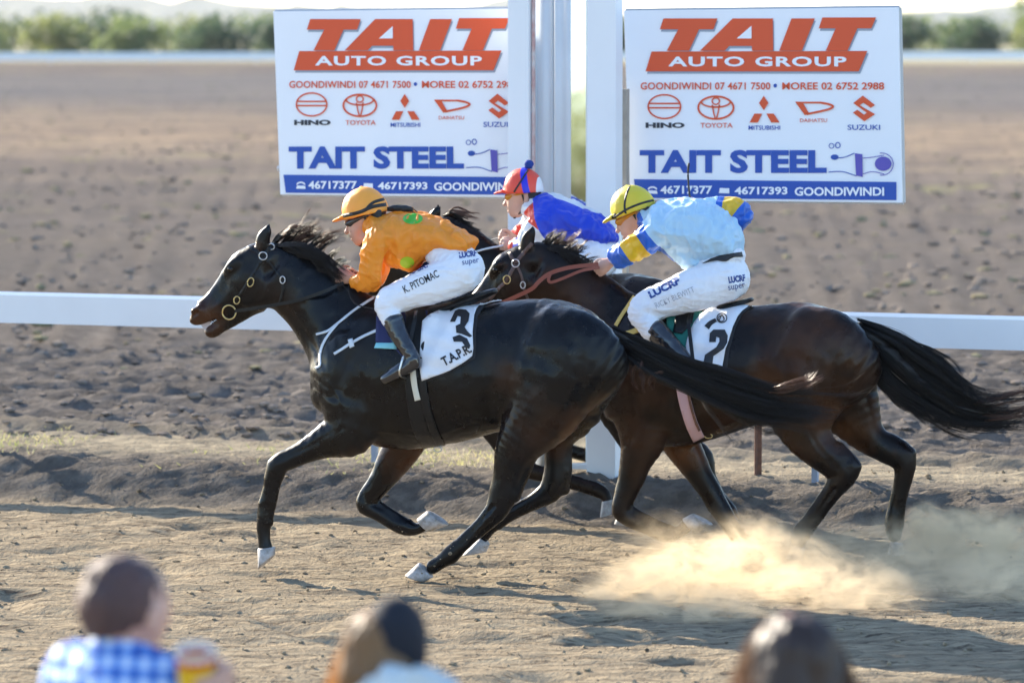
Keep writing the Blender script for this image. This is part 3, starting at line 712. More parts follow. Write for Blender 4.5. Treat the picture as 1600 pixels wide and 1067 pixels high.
def reliefs(pl, V, rel):
    """muscle grooves (negative) and veins (positive), drawn along lines on the flank; both sides of the animal"""
    P = V-np.array(pl.A); a = P@np.array(pl.t); z = V[:, 2]; out = np.zeros(len(V))
    for pts, wd, amp in rel:
        C = catmull([np.array(p, float) for p in pts], 5); W = [pl.at(c[0], c[1]) for c in C]
        L = np.array([((q-pl.A).dot(pl.t), q.z) for q in W]); best = np.full(len(V), 9.)
        for i in range(len(L)-1):
            d = L[i+1]-L[i]; l2 = d@d; t = np.clip(((a-L[i, 0])*d[0]+(z-L[i, 1])*d[1])/l2, 0, 1)
            best = np.minimum(best, np.hypot(a-L[i, 0]-t*d[0], z-L[i, 1]-t*d[1]))
        out += amp*.0009*np.exp(-(best/(wd/300.))**2)
    return out
def cannon(knee, fet, w, back, r=12, hind=False):
    """tendon behind the cannon bone, the groove between them, knee and fetlock bulges"""
    b = np.array(back, float); b /= np.linalg.norm(b); K = np.array(knee, float); Fe = np.array(fet, float); P = lambda q, ww, *rr: (q[0], q[1], ww)+rr
    s_ = 1 if w > 0 else -1; out = []
    out.append(([P(K+b*8, w, 7, 6), P(K*.6+Fe*.4+b*7.5, w, 4.6, 5), P(Fe+b*7, w, 6.5, 6)], dict(k=.012)))
    out.append(([P(Fe+b*8, w, 7.5, 7), P(Fe+b*11, w, 4, 4)], dict(k=.012)))
    out.append(([P(K-b*5, w, 10, 10.5), P(K*.93+Fe*.07-b*4, w, 9, 10)], dict(k=.014)))
    out.append(([P(K*.8+Fe*.2+b*3.2, w+s_*12, 2.6, 3.4), P(K*.2+Fe*.8+b*3.2, w+s_*11.5, 2.6, 3.4)], dict(k=.010, op='sub')))
    return out
def horse(name, label, group, pl, base_px, coat, head, body, legs, hooves, tint, hs=(0, 0, 1.0), res=.0095, rel=()):
    base = pl.at(base_px[0], base_px[1]); base.z = 0
    root = thing(name, base, label, 'racehorse', group)
    F = Field(res)
    for it in body: F.chain(pl, it[0], **it[1])
    for it in legs: F.chain(pl, it[0], **it[1])
    T = head_chains(F, pl, *hs)
    def disp(V):
        n = fbm(V*np.array([9, 9, 6]), 3); return (fbm(V*5, 2)*.007+(.5-np.abs(n)*3).clip(-.3, .5)*.003+fbm(V*22, 2)*.0022+(reliefs(pl, V, rel) if len(rel) else 0)).astype(np.float32)
    me = F.mesh('body', 2, disp)
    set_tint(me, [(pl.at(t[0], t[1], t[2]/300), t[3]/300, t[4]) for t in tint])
    b = link_mesh('body', me, coat, root)
    for sg_ in (-1, 1):
        q = T(360.5, 420.5); c = pl.at(q[0], q[1], 19*sg_/300); bm = bmesh.new(); bmesh.ops.create_uvsphere(bm, u_segments=16, v_segments=10, radius=.0185*hs[2]); bmesh.ops.translate(bm, verts=bm.verts, vec=c)
        bmobj('eye', bm, M_EYE, root, True)
    for cf, cb, toe, heel, wq in hooves:      # coronet front and back, toe, heel
        A = [pl.at(*q, wq/300) for q in (cf, cb, toe, heel)]; V = []; Fq = []; ns = 20; rg = [(0, .93, .042), (.06, 1.0, .046), (.5, 1.0, .052), (.93, 1.0, .057), (1, .97, .055), (1.0, .72, .042), (.9, .3, .02)]
        for t, g, dp in rg:
            f_ = A[0].lerp(A[2], t); b_ = A[1].lerp(A[3], t); c = (f_+b_)/2; ax = (f_-b_)/2
            for i in range(ns):
                an = 2*math.pi*i/ns; V.append(c+ax*(math.cos(an)*g)+pl.n*(dp*g*math.sin(an)*(1.0 if math.cos(an) > 0 else .93)))
        for r_ in range(len(rg)-1):
            for i in range(ns): Fq.append((r_*ns+i, r_*ns+(i+1) % ns, (r_+1)*ns+(i+1) % ns, (r_+1)*ns+i))
        Fq.append(tuple(range(ns))[::-1]); Fq.append(tuple((len(rg)-1)*ns+i for i in range(ns)))
        pyd('hoof', V, Fq, M_HOOF, root, True)
    return root, b
# ---- horse 1 (nearest, black)
NW, FW = -40, 40
h1_body = [
 ([(508, 600, 0, 42, 38), (524, 597, 0, 74, 56), (552, 590, 0, 96, 66), (590, 588, 0, 110, 76), (640, 588, 0, 114, 83), (700, 588, 0, 105, 84), (755, 578, 0, 100, 80), (800, 568, 0, 98, 74), (850, 560, 0, 94, 66), (890, 563, 0, 88, 58), (925, 570, 0, 72, 50)], dict(k=.03, cap=.45)),
 ([(440, 432, 0, 46, 27), (474, 462, 0, 48, 28), (512, 503, 0, 55, 34), (550, 545, 0, 74, 44), (590, 570, 0, 92, 52)], dict(k=.05, cap=.5)),
 ([(560, 500, 0, 26, 18), (600, 492, 0, 26, 18), (660, 500, 0, 26, 26)], dict(k=.05)),          # withers
 ([(424, 402, 0, 24, 17), (446, 408, 0, 25, 15), (472, 421, 0, 26, 14), (500, 440, 0, 28, 14), (530, 462, 0, 28, 15), (565, 484, 0, 26, 17)], dict(k=.04)),
]
for s_ in (-1, 1):
    h1_body += [
     ([(850, 548, 34*s_, 72, 48), (890, 562, 42*s_, 80, 46), (925, 582, 38*s_, 70, 42), (945, 598, 30*s_, 52, 34)], dict(k=.06, cap=.6)),
     ([(560, 540, 40*s_, 40, 24), (545, 590, 46*s_, 46, 24), (548, 640, 44*s_, 42, 26)], dict(k=.05, cap=.6)),          # shoulder
     ([(520, 585, 24*s_, 34, 26), (515, 620, 24*s_, 30, 26)], dict(k=.04))]
h1_legs = [
 # near fore (leading)
 ([(556, 640, -44, 54, 30), (545, 672, -46, 42, 27), (515, 686, -46, 30, 22), (482, 703, -46, 20, 16), (455, 716, -46, 16, 14), (437, 724, -46, 15.5, 14), (427, 742, -46, 13.5, 12), (421, 765, -46, 12, 10), (415, 790, -46, 12, 9.5), (413, 812, -46, 12.5, 11), (412, 828, -46, 11, 9), (413, 845, -46, 9.5, 9), (415, 855, -46, 11, 10)], dict(k=.03)),
 # far fore (folded)
 ([(640, 650, 40, 50, 28), (632, 690, 42, 34, 24), (614, 722, 42, 27, 20), (594, 752, 42, 19, 15), (576, 776, 42, 16.5, 13), (572, 790, 42, 15, 13), (592, 802, 42, 12, 10), (614, 815, 42, 12, 9.5), (635, 824, 42, 13.5, 11), (652, 826, 42, 9.5, 9), (664, 819, 42, 9.5, 9)], dict(k=.025)),
 # near hind
 ([(868, 590, -44, 78, 44), (850, 640, -46, 60, 40), (826, 672, -48, 46, 33), (806, 702, -50, 33, 24), (798, 724, -50, 27, 20), (793, 748, -50, 23.5, 17), (786, 772, -50, 23, 15), (773, 800, -50, 18, 13), (752, 822, -50, 14, 11), (728, 845, -50, 13, 10), (706, 865, -50, 14.5, 12), (690, 877, -50, 11.5, 10), (676, 886, -50, 11.5, 10)], dict(k=.035)),
 # far hind
 ([(892, 590, 40, 70, 42), (888, 640, 42, 52, 36), (872, 680, 42, 26, 22), (870, 715, 42, 20, 16), (869, 745, 42, 21, 15), (858, 768, 42, 19, 14), (833, 784, 42, 14, 11), (806, 797, 42, 12, 10), (780, 812, 42, 13, 11), (765, 826, 42, 10, 9), (756, 838, 42, 9, 9)], dict(k=.03)),
 # near gaskin tendon and point of hock
 ([(836, 705, -50, 6, 6), (820, 745, -50, 6, 5), (806, 778, -50, 7, 6)], dict(k=.02)),
 ([(866, 566, -82, 0.1, .1), (866, 567, -82, .1, .1)], dict(k=.01)),
 ([(778, 560, -92, 9, 8), (783, 600, -90, 11, 10), (776, 645, -84, 9, 9)], dict(k=.03, op='sub')),     # flank hollow
 ([(572, 660, -80, 5, 7), (588, 630, -86, 5, 7)], dict(k=.02, op='sub')),
]
h1_legs += cannon((433, 728), (413, 815), -46, (1, .2))+cannon((573, 783), (635, 824), 42, (.5, -.85))+cannon((786, 768), (700, 868), -50, (.76, .64))+cannon((862, 766), (775, 814), 42, (.5, .86))
h1_legs += [([(888, 690, 42, 7, 6), (886, 735, 42, 7, 6), (882, 766, 42, 8, 7)], dict(k=.02))]
h1_rel = [([(610, 495), (568, 550), (542, 610)], 8, -5), ([(588, 600), (594, 650), (574, 690)], 8, -7), ([(452, 478), (486, 522), (520, 566)], 6, -6), ([(798, 510), (786, 570), (780, 640)], 12, -11),
 ([(900, 505), (926, 560), (918, 625), (872, 672)], 9, -6), ([(860, 500), (845, 560), (850, 620), (838, 680), (812, 745)], 9, -6), ([(556, 662), (505, 690), (452, 714)], 4, -4), ([(640, 690), (618, 722), (596, 752)], 4, -3),
 ([(600, 668), (690, 674), (756, 652)], 2.6, 3.2), ([(640, 684), (655, 664), (690, 674)], 2.2, 2.5), ([(400, 446), (372, 462), (338, 480)], 2.4, 2.6), ([(530, 590), (556, 628), (548, 664), (520, 684)], 2.4, 2.6), ([(560, 600), (556, 628)], 2.2, 2.2),
 ([(840, 640), (826, 690), (800, 735)], 2.4, 2.4), ([(700, 520), (694, 570), (702, 630)], 6, -1.8), ([(722, 515), (717, 570), (724, 628)], 6, -1.8), ([(744, 512), (741, 565), (746, 622)], 6, -1.8), ([(764, 512), (763, 560)], 6, -1.5),
 ([(500, 470), (540, 520), (560, 560)], 10, -4), ([(505, 585), (530, 600), (552, 604)], 2.5, -2.5), ([(503, 600), (528, 614), (548, 618)], 2.5, -2.5), ([(404, 470), (418, 452), (420, 428)], 4, -4), ([(640, 600), (620, 640), (600, 660)], 5, -3)]
h1_hooves = [((403, 856), (430, 854), (404, 889), (429, 866), -46), ((671, 831), (651, 811), (701, 820), (668, 797), 42), ((655, 878), (677, 901), (633, 898), (664, 909), -50), ((750, 838), (765, 850), (721, 868), (760, 862), 42)]
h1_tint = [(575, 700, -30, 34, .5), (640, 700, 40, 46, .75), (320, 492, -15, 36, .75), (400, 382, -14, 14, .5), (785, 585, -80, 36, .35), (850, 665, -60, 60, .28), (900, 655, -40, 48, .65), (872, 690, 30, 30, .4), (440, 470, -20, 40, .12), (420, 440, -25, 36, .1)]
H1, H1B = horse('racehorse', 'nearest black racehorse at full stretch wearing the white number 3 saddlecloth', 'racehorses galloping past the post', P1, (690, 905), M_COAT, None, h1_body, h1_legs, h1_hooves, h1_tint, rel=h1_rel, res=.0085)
# ---- horse 2 (dark bay, number 2)
h2_body = [
 ([(946, 590, 0, 44, 38), (962, 588, 0, 74, 56), (985, 584, 0, 96, 66), (1012, 582, 0, 108, 76), (1060, 586, 0, 112, 82), (1110, 581, 0, 102, 82), (1160, 573, 0, 94, 78), (1205, 569, 0, 93, 72), (1250, 566, 0, 94, 66), (1290, 568, 0, 86, 58), (1322, 574, 0, 70, 50)], dict(k=.03, cap=.45)),
 ([(852, 432, 0, 46, 26), (884, 455, 0, 48, 28), (918, 486, 0, 54, 33), (955, 530, 0, 70, 42), (1000, 560, 0, 88, 50)], dict(k=.05, cap=.5)),
 ([(837, 402, 0, 24, 17), (860, 408, 0, 25, 15), (884, 422, 0, 26, 14), (912, 440, 0, 28, 14), (942, 458, 0, 28, 15), (972, 478, 0, 26, 17)], dict(k=.04)),
 ([(965, 485, 0, 24, 17), (1005, 488, 0, 24, 18), (1060, 500, 0, 26, 26)], dict(k=.05)),
]
for s_ in (-1, 1):
    h2_body += [
     ([(1245, 545, 34*s_, 70, 46), (1285, 560, 42*s_, 78, 45), (1322, 582, 38*s_, 66, 40), (1342, 600, 30*s_, 46, 32)], dict(k=.06, cap=.6)),
     ([(990, 535, 40*s_, 40, 24), (975, 590, 46*s_, 44, 24), (985, 640, 44*s_, 42, 26)], dict(k=.05, cap=.6)),
     ([(958, 580, 24*s_, 32, 26), (958, 615, 24*s_, 32, 26)], dict(k=.04))]
h2_legs = [
 ([(1005, 650, -42, 50, 28), (1003, 690, -44, 36, 24), (993, 722, -44, 26, 19), (986, 750, -44, 21, 15), (976, 776, -44, 17.5, 14), (971, 797, -44, 15.5, 14), (986, 812, -44, 13.5, 11), (1010, 823, -44, 12, 10), (1040, 833, -44, 13.5, 11), (1058, 832, -44, 10, 9), (1072, 822, -44, 9.5, 9)], dict(k=.028)),
 ([(1050, 640, 40, 50, 28), (1062, 685, 40, 33, 24), (1078, 716, 40, 26, 20), (1096, 746, 40, 20.5, 16), (1112, 771, 40, 18, 14), (1122, 791, 40, 17, 14), (1137, 815, 40, 13.5, 11), (1156, 842, 40, 12.5, 10), (1174, 865, 40, 13, 11), (1184, 878, 40, 10, 9)], dict(k=.03)),
 ([(1262, 590, -44, 74, 44), (1252, 635, -46, 60, 38), (1258, 672, -48, 42, 30), (1280, 702, -50, 30, 23), (1303, 722, -50, 26, 19), (1318, 738, -50, 23.5, 16), (1306, 760, -50, 17, 14), (1290, 782, -50, 14.5, 11), (1268, 812, -50, 13, 10), (1250, 834, -50, 14, 12), (1246, 850, -50, 10.5, 9)], dict(k=.035)),
 ([(1300, 590, 42, 70, 42), (1325, 635, 42, 52, 34), (1348, 672, 42, 33, 25), (1372, 694, 42, 24, 20), (1398, 708, 42, 21.5, 17), (1413, 722, 42, 19, 15), (1411, 748, 42, 14, 12), (1403, 782, 42, 12.5, 10), (1397, 818, 42, 14.5, 12), (1398, 838, 42, 10.5, 9)], dict(k=.03)),
 ([(1196, 560, -90, 9, 8), (1201, 600, -88, 10, 9), (1196, 640, -84, 9, 9)], dict(k=.03, op='sub')),
]
h2_legs += cannon((971, 795), (1042, 833), -44, (.45, -.9))+cannon((1121, 788), (1177, 868), 40, (.8, -.55))+cannon((1314, 744), (1252, 832), -50, (.8, .6))+cannon((1413, 726), (1397, 820), 42, (1, .15))
h2_legs += [([(1312, 700, -50, 9, 7), (1326, 715, -50, 9, 8), (1336, 729, -50, 9.5, 9)], dict(k=.035)), ([(1390, 686, 42, 8, 7), (1408, 696, 42, 9, 8), (1421, 708, 42, 10, 9)], dict(k=.035))]
h2_rel = [([((x-700)*.97+1118, (y-590)*.97+588) for x, y in p], w_, a_) for p, w_, a_ in h1_rel[:3]+h1_rel[8:10]+h1_rel[14:19]]+[([(1205, 510), (1196, 570), (1192, 640)], 12, -11), ([(1290, 505), (1315, 560), (1310, 615), (1285, 650)], 9, -6), ([(1255, 500), (1242, 560), (1250, 620), (1262, 680)], 9, -6), ([(1262, 640), (1290, 690), (1320, 725)], 4, -4)]
h2_hooves = [((1084, 830), (1066, 810), (1114, 820), (1082, 802), -44), ((1179, 882), (1196, 886), (1173, 896), (1197, 899), 40), ((1240, 850), (1257, 856), (1228, 871), (1255, 874), -50), ((1391, 846), (1411, 850), (1387, 866), (1413, 866), 42)]
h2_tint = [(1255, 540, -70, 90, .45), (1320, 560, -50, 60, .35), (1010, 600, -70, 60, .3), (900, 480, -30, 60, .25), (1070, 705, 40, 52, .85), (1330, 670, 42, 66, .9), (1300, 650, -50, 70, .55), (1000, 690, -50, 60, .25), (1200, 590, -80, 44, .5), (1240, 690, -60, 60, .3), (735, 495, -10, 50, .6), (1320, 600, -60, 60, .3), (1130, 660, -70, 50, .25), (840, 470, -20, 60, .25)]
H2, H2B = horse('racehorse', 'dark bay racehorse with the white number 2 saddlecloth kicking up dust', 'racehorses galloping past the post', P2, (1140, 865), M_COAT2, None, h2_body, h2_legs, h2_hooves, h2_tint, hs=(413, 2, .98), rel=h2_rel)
# ---- horse 3 (farthest, almost hidden)
sh = lambda ch, dx, dy, f=.95: [([((p[0]-1150)*f+1150+dx, (p[1]-575)*f+575+dy, p[2], p[3]*f, p[4]*f if len(p) > 4 else p[3]*f*.85) for p in c], k) for c, k in ch]
h3_body = sh(h2_body, -262, -50)+[([(694, 368, 0, 34, 22), (722, 388, 0, 38, 24), (756, 416, 0, 42, 28), (800, 450, 0, 56, 38), (840, 480, 0, 60, 44)], dict(k=.05))]
h3_legs = [
 ([(790, 590, -40, 44, 26), (800, 650, -42, 32, 22), (812, 690, -42, 22, 17), (822, 730, -42, 15, 13), (850, 741, -42, 12, 10), (890, 752, -42, 12, 9), (930, 764, -42, 12.5, 10), (945, 772, -42, 10, 9), (949, 782, -42, 9, 9)], dict(k=.028)),
 ([(760, 590, 40, 44, 26), (765, 650, 40, 28, 20), (786, 690, 40, 20, 16), (800, 712, 40, 14, 12), (815, 700, 40, 11, 9), (838, 680, 40, 11, 9)], dict(k=.028)),
 ([(1000, 560, -42, 70, 40), (1010, 620, -44, 50, 34), (1040, 670, -44, 30, 22), (1075, 700, -44, 22, 17), (1096, 715, -44, 19, 14), (1106, 745, -44, 13, 10), (1124, 780, -44, 12, 9), (1140, 800, -44, 12, 10), (1146, 812, -44, 9, 9)], dict(k=.03)),
 ([(980, 560, 42, 66, 40), (965, 620, 42, 46, 30), (975, 665, 42, 26, 20), (990, 700, 42, 20, 16), (985, 735, 42, 16, 12), (978, 770, 42, 12, 9), (975, 795, 42, 12, 10), (972, 805, 42, 9, 9)], dict(k=.03)),
]
h3_hooves = [((941, 783), (957, 780), (938, 808), (955, 804), -42), ((836, 672), (846, 682), (852, 660), (862, 672), 40), ((1139, 810), (1154, 812), (1134, 824), (1155, 826), -44), ((965, 805), (980, 806), (960, 818), (981, 820), 42)]
H3, H3B = horse('racehorse', 'farthest dark racehorse almost hidden between the other two, its rump and ears showing', 'racehorses galloping past the post', P3, (900, 826), M_COAT2, None, h3_body, h3_legs, h3_hooves, [(950, 440, -40, 60, .15)], hs=(266, -35, .9), res=.012)
# ---- manes and tails
random.seed(3)
hair('mane', P1, [
  [(424, 378, 2), (440, 362, 0), (462, 358, 0)], [(432, 380, 2), (455, 362, 0), (482, 352, 0)], [(445, 386, 2), (470, 366, 0), (505, 352, -2)], [(462, 396, 2), (490, 374, 0), (532, 362, -4)],
  [(482, 412, 2), (508, 388, 0), (532, 366, -4)], [(500, 424, 2), (520, 400, 0), (536, 385, -4)], [(520, 440, 2), (530, 420, 0), (545, 410, -4)], [(540, 452, 2), (550, 432, 0), (562, 424, -4)]], 1500, .0013, M_HAIR, H1, spread=2.5, frizz=6, wspread=4, short=.5)
hair('mane', P1, [
  [(430, 384, -8), (455, 380, -20), (482, 392, -26), (505, 412, -30)], [(448, 388, -8), (480, 388, -20), (505, 402, -28), (522, 418, -30)], [(470, 400, -8), (500, 402, -18), (520, 420, -26), (532, 438, -30)], [(495, 420, -8), (515, 425, -18), (530, 440, -24), (545, 448, -26)]], 1100, .0015, M_HAIR, H1, spread=4, frizz=6, wspread=3)
hair('mane', P1, [
  [(430, 376, 0), (446, 360, 0), (468, 356, 0)], [(448, 378, 0), (475, 358, 0), (500, 348, 0)], [(476, 384, 0), (505, 362, 0), (536, 356, -4)], [(505, 405, 0), (525, 380, 0), (542, 366, -4)]], 520, .0012, M_HAIRB, H1, spread=4, frizz=10, wspread=5)
hair('forelock_wisps', P1, [[(500, 372, 0), (520, 364, 0), (540, 362, 0), (552, 368, 0)], [(500, 380, 0), (520, 376, 0), (538, 372, 0), (548, 380, 0)]], 26, .0012, M_HAIR, H1, spread=3, frizz=5)
hair('mane', P2, [
  [(845, 380, 0), (856, 368, 0), (872, 362, 0)], [(858, 390, 0), (872, 376, 0), (890, 368, 0)], [(878, 402, 0), (894, 388, 0), (910, 386, -2)], [(900, 416, 0), (914, 404, 0), (928, 406, -2)], [(925, 428, 0), (935, 420, 0), (948, 424, -2)]], 1100, .0013, M_HAIR, H2, spread=2.5, frizz=5, wspread=5)
hair('mane', P2, [
  [(848, 384, -6), (872, 388, -16), (892, 404, -22)], [(870, 398, -6), (896, 402, -16), (914, 420, -22)], [(895, 415, -6), (915, 418, -14), (932, 432, -18)]], 800, .0015, M_HAIR, H2, spread=4, frizz=4, wspread=3)
hair('mane', P2, [
  [(850, 378, 0), (868, 362, 0), (878, 356, 0)], [(880, 392, 0), (900, 376, 0), (908, 372, 0)], [(905, 408, 0), (922, 394, 0), (930, 396, 0)]], 220, .0012, M_HAIRB, H2, spread=4, frizz=6, wspread=5)
hair('mane', P3, [
  [(690, 338, 0), (705, 334, 0), (722, 342, 0), (742, 352, 0)], [(700, 345, 0), (716, 345, 0), (735, 356, 0), (748, 362, 0)], [(715, 358, 0), (730, 362, 0), (745, 372, 0), (756, 378, 0)]], 700, .0016, M_HAIR, H3, spread=2.5, frizz=4, wspread=4)
hair('mane', P3, [
  [(692, 334, 0), (708, 326, 0), (728, 332, 0), (744, 340, 0)], [(700, 340, 0), (716, 336, 0), (734, 344, 0), (748, 350, 0)]], 130, .0014, M_HAIRB, H3, spread=3, frizz=5, wspread=4)
# tails
def tail(root, pl, up, mid, lo, core, n, hi=None):
    F = Field(.008); F.chain(pl, [(c[0], c[1], c[2], c[3]*max(.18, .70-.17*i), c[4]*.7) for i, c in enumerate(core)], k=.02, cap=.6)
    nmh = len(root.children)
    t = link_mesh('tail', F.mesh('tail', 2, lambda V: (fbm(V*np.array([12, 30, 30]), 3)*.014).astype(np.float32)), M_HAIR, root)
    hair('tail_hair', pl, [up, mid, lo], int(n*.85), .0017, M_HAIR, t, spread=5, frizz=9, wspread=8, seg=12, short=.4, per=34)
    if hi: hair('tail_tips', pl, hi, 170, .0015, M_HAIRB, t, spread=4, frizz=7, wspread=6)
    return t
random.seed(4)
tail(H1, P1, [(955, 508, -4), (1000, 530, -10), (1070, 560, -14), (1135, 577, -16), (1195, 602, -18), (1245, 612, -20), (1292, 600, -20)],
     [(962, 524, -6), (1010, 552, -14), (1075, 585, -20), (1140, 612, -22), (1195, 632, -24), (1250, 640, -22), (1320, 650, -20)],
     [(968, 548, -6), (1005, 578, -14), (1065, 606, -18), (1125, 634, -20), (1180, 652, -22), (1225, 655, -22), (1290, 655, -20)],
     [(955, 520, -4, 14, 12), (1000, 546, -10, 20, 12), (1060, 578, -14, 23, 10), (1120, 604, -16, 24, 9), (1180, 628, -18, 19, 7), (1220, 636, -18, 9, 4)], 2600,
     hi=[[(1205, 606, -24), (1235, 600, -28), (1270, 588, -28), (1296, 572, -28)], [(1200, 615, -24), (1235, 607, -28), (1262, 600, -28), (1290, 586, -28)]])
hair('tail_wisps', P1, [[(995, 565, -24), (990, 590, -28), (998, 612, -30), (1012, 622, -30)], [(1030, 578, -26), (1012, 596, -30), (1004, 614, -32), (996, 626, -32)], [(1060, 590, -26), (1045, 602, -30), (1060, 606, -32), (1075, 602, -32)]], 110, .0014, M_HAIRB, H1, spread=6, frizz=8, wspread=5)
hair('tail_wisps', P1, [[(1080, 600, -10), (1120, 650, -14), (1150, 680, -14)], [(1140, 625, -10), (1220, 660, -14), (1330, 672, -14)], [(1180, 620, -10), (1280, 640, -14), (1360, 650, -14)]], 260, .0010, M_HAIR, H1, spread=7, frizz=14, wspread=8)
tail(H2, P2, [(1340, 498, -2), (1390, 517, -4), (1430, 538, -4), (1470, 560, -4), (1500, 595, -4), (1545, 618, -4), (1650, 612, -4)],
     [(1345, 522, -4), (1395, 556, -8), (1435, 592, -8), (1475, 620, -8), (1515, 642, -6), (1565, 648, -6), (1660, 640, -4)],
     [(1348, 552, -4), (1372, 600, -10), (1410, 630, -10), (1450, 652, -8), (1495, 672, -6), (1550, 677, -6), (1660, 672, -4)],
     [(1340, 512, 0, 15, 13), (1378, 542, -4, 26, 13), (1420, 580, -6, 32, 12), (1462, 614, -6, 30, 9), (1510, 640, -6, 22, 6), (1560, 646, -6, 10, 4)], 3200,
     hi=[[(1520, 630, -10), (1560, 622, -12), (1600, 612, -12), (1650, 604, -12)], [(1540, 660, -10), (1580, 655, -12), (1610, 650, -12), (1660, 650, -12)]])
hair('tail_wisps', P2, [[(1425, 530, -8), (1462, 545, -10), (1492, 566, -10), (1506, 600, -10)], [(1380, 600, -8), (1392, 625, -10), (1412, 636, -10), (1440, 634, -10)], [(1440, 650, -8), (1480, 672, -10), (1500, 684, -10), (1520, 690, -10)]], 140, .0012, M_HAIR, H2, spread=4, frizz=7, wspread=5)
tail(H3, P3, [(1065, 455, 0), (1110, 480, 0), (1150, 520, 0)], [(1065, 470, 0), (1105, 505, 0), (1140, 550, 0)], [(1065, 490, 0), (1098, 525, 0), (1120, 570, 0)], [(1060, 468, 0, 14, 10), (1100, 500, 0, 16, 10), (1130, 540, 0, 10, 8)], 200)
# ================================================================== TACK
B1 = bvh_of(H1B); B2 = bvh_of(H2B)
def strap(name, bvh, pl, pts, wpx, m, parent, off=.004, th=.003, cell=5): return Flat().line(pts, wpx).drape(name, bvh, pl, off, m, parent, cell=cell, thick=th)
def ring3d(name, bvh, pl, c, rx, ry, m, parent, rad=.0035, ang=0, off=.008):
    r = ray(*c).normalized(); hit, nn, _, _ = bvh.ray_cast(CAMV, r)
    p0 = hit if hit is not None else pl.at(*c, -.05); p0 = p0-r*off; mp = pl.mpp(*c)
    pts = []
    for i in range(25):
        t = 2*math.pi*i/24; a, b = rx*math.cos(t), ry*math.sin(t); x = a*math.cos(ang)-b*math.sin(ang); y = a*math.sin(ang)+b*math.cos(ang)
        pts.append(p0+pl.t*(x*mp)-Vector((0, 0, y*mp)))
    V, F = tube_mesh([(pts, rad)], 6); return pyd(name, V, F, m, parent, True)
def tube_px(name, pl, pts, rad, m, parent, seg=6, sub=5):
    C = catmull(pts, sub) if len(pts) > 2 else [np.array(p, float) for p in pts]
    V, F = tube_mesh([([pl.at(c[0], c[1], c[2]/300) for c in C], rad)], seg); return pyd(name, V, F, m, parent, True)
def ribbon_px(name, pl, pts, half, thick, m, parent, sub=5):
    """leather strap hanging in the air: flat, its face towards +-n"""
    C = [pl.at(c[0], c[1], c[2]/300) for c in catmull(pts, sub)]; V = []; F = []
    for i, c in enumerate(C):
        d = (C[min(i+1, len(C)-1)]-C[max(i-1, 0)]).normalized(); u = d.cross(pl.n).normalized()
        for a, b in ((-1, -1), (1, -1), (1, 1), (-1, 1)): V.append(c+u*(a*half)+pl.n*(b*thick/2))
    for i in range(len(C)-1):
        for k in range(4): F.append((4*i+k, 4*i+(k+1) % 4, 4*i+4+(k+1) % 4, 4*i+4+k))
    F += [(3, 2, 1, 0), tuple(4*(len(C)-1)+k for k in range(4))]
    return pyd(name, V, F, m, parent)
br1 = thing('bridle', pl_ := P1.at(411, 400), 'black racing bridle with brass buckles on the nearest horse', 'bridle', 'bridles on the racehorses')
for pts, wq in (([(386, 384), (398, 391), (411, 400)], 5.5), ([(411, 402), (392, 434), (379, 455), (366, 474)], 5), ([(412, 402), (428, 420), (438, 434), (442, 452), (437, 474)], 4.5), ([(411, 399), (424, 386), (436, 377)], 6)):
    strap('strap', B1, P1, pts, wq, M_LEATHER, br1)
for c, rx, ry, m, an in (((411, 400), 6.5, 6, M_STEEL, 0), ((424, 385.5), 5, 4.5, M_STEEL, .3), ((391.5, 441), 4.8, 7, M_BRASS, .35), ((370, 469), 4.8, 6, M_BRASS, .35), ((441.5, 437.5), 4, 5.5, M_STEEL, 0)):
    ring3d('buckle', B1, P1, c, rx, ry, m, br1, rad=.0034, ang=an)
ring3d('bit_ring', B1, P1, (358, 488), 11, 11, M_BRASS, br1, rad=.0045, off=.02)
ribbon_px('rein', P1, [(367, 486, -26), (402, 481, -36), (436, 475, -38), (467, 469, -40), (505, 456, -36), (537, 442, -22)], .0085, .003, M_LEATHER, br1)
ribbon_px('rein', P1, [(367, 486, 26), (402, 481, 36), (436, 475, 38), (467, 469, 38), (505, 456, 32), (540, 438, 14)], .0085, .003, M_LEATHER, br1)
tube_px('rein_end', P1, [(545, 446, -26), (547, 462, -34), (555, 474, -42), (570, 480, -52), (585, 482, -64)], .0035, M_LEATHER, br1)
Flat().poly([(315, 512), (322, 507), (331, 500), (330, 503), (321, 512), (318, 519), (315, 518)]).drape('lip_foam', B1, P1, .002, M_MOUTH, br1, cell=4)
br2 = thing('bridle', P2.at(806, 411), 'brown racing bridle with pale buckles and red rein on the middle horse', 'bridle', 'bridles on the racehorses')
for pts, wq in (([(796, 394), (800, 403), (806, 411)], 5.5), ([(805, 413), (792, 437), (780, 450), (765, 468)], 5.5), ([(807, 413), (815, 432), (819, 452), (826, 470)], 4), ([(806, 410), (820, 393), (832, 380)], 6)):
    strap('strap', B2, P2, pts, wq, M_BROWNL, br2)
for c, rx, ry, m in (((805.5, 411.5), 6, 6, M_STEEL), ((792, 437), 5.5, 6.5, M_BRASS), ((817, 445.5), 3.8, 5.2, M_STEEL)): ring3d('buckle', B2, P2, c, rx, ry, m, br2, rad=.0036)
ribbon_px('rein', P2, [(765, 482, -26), (796, 468, -44), (830, 452, -52), (842, 440, -52), (860, 427, -50), (890, 418, -48), (935, 413, -42)], .011, .004, M_REDL, br2)
ribbon_px('rein', P2, [(860, 428, -52), (857, 437, -53), (862, 441, -53), (882, 434, -52), (909, 423, -50), (937, 418, -42)], .008, .004, M_REDL, br2)
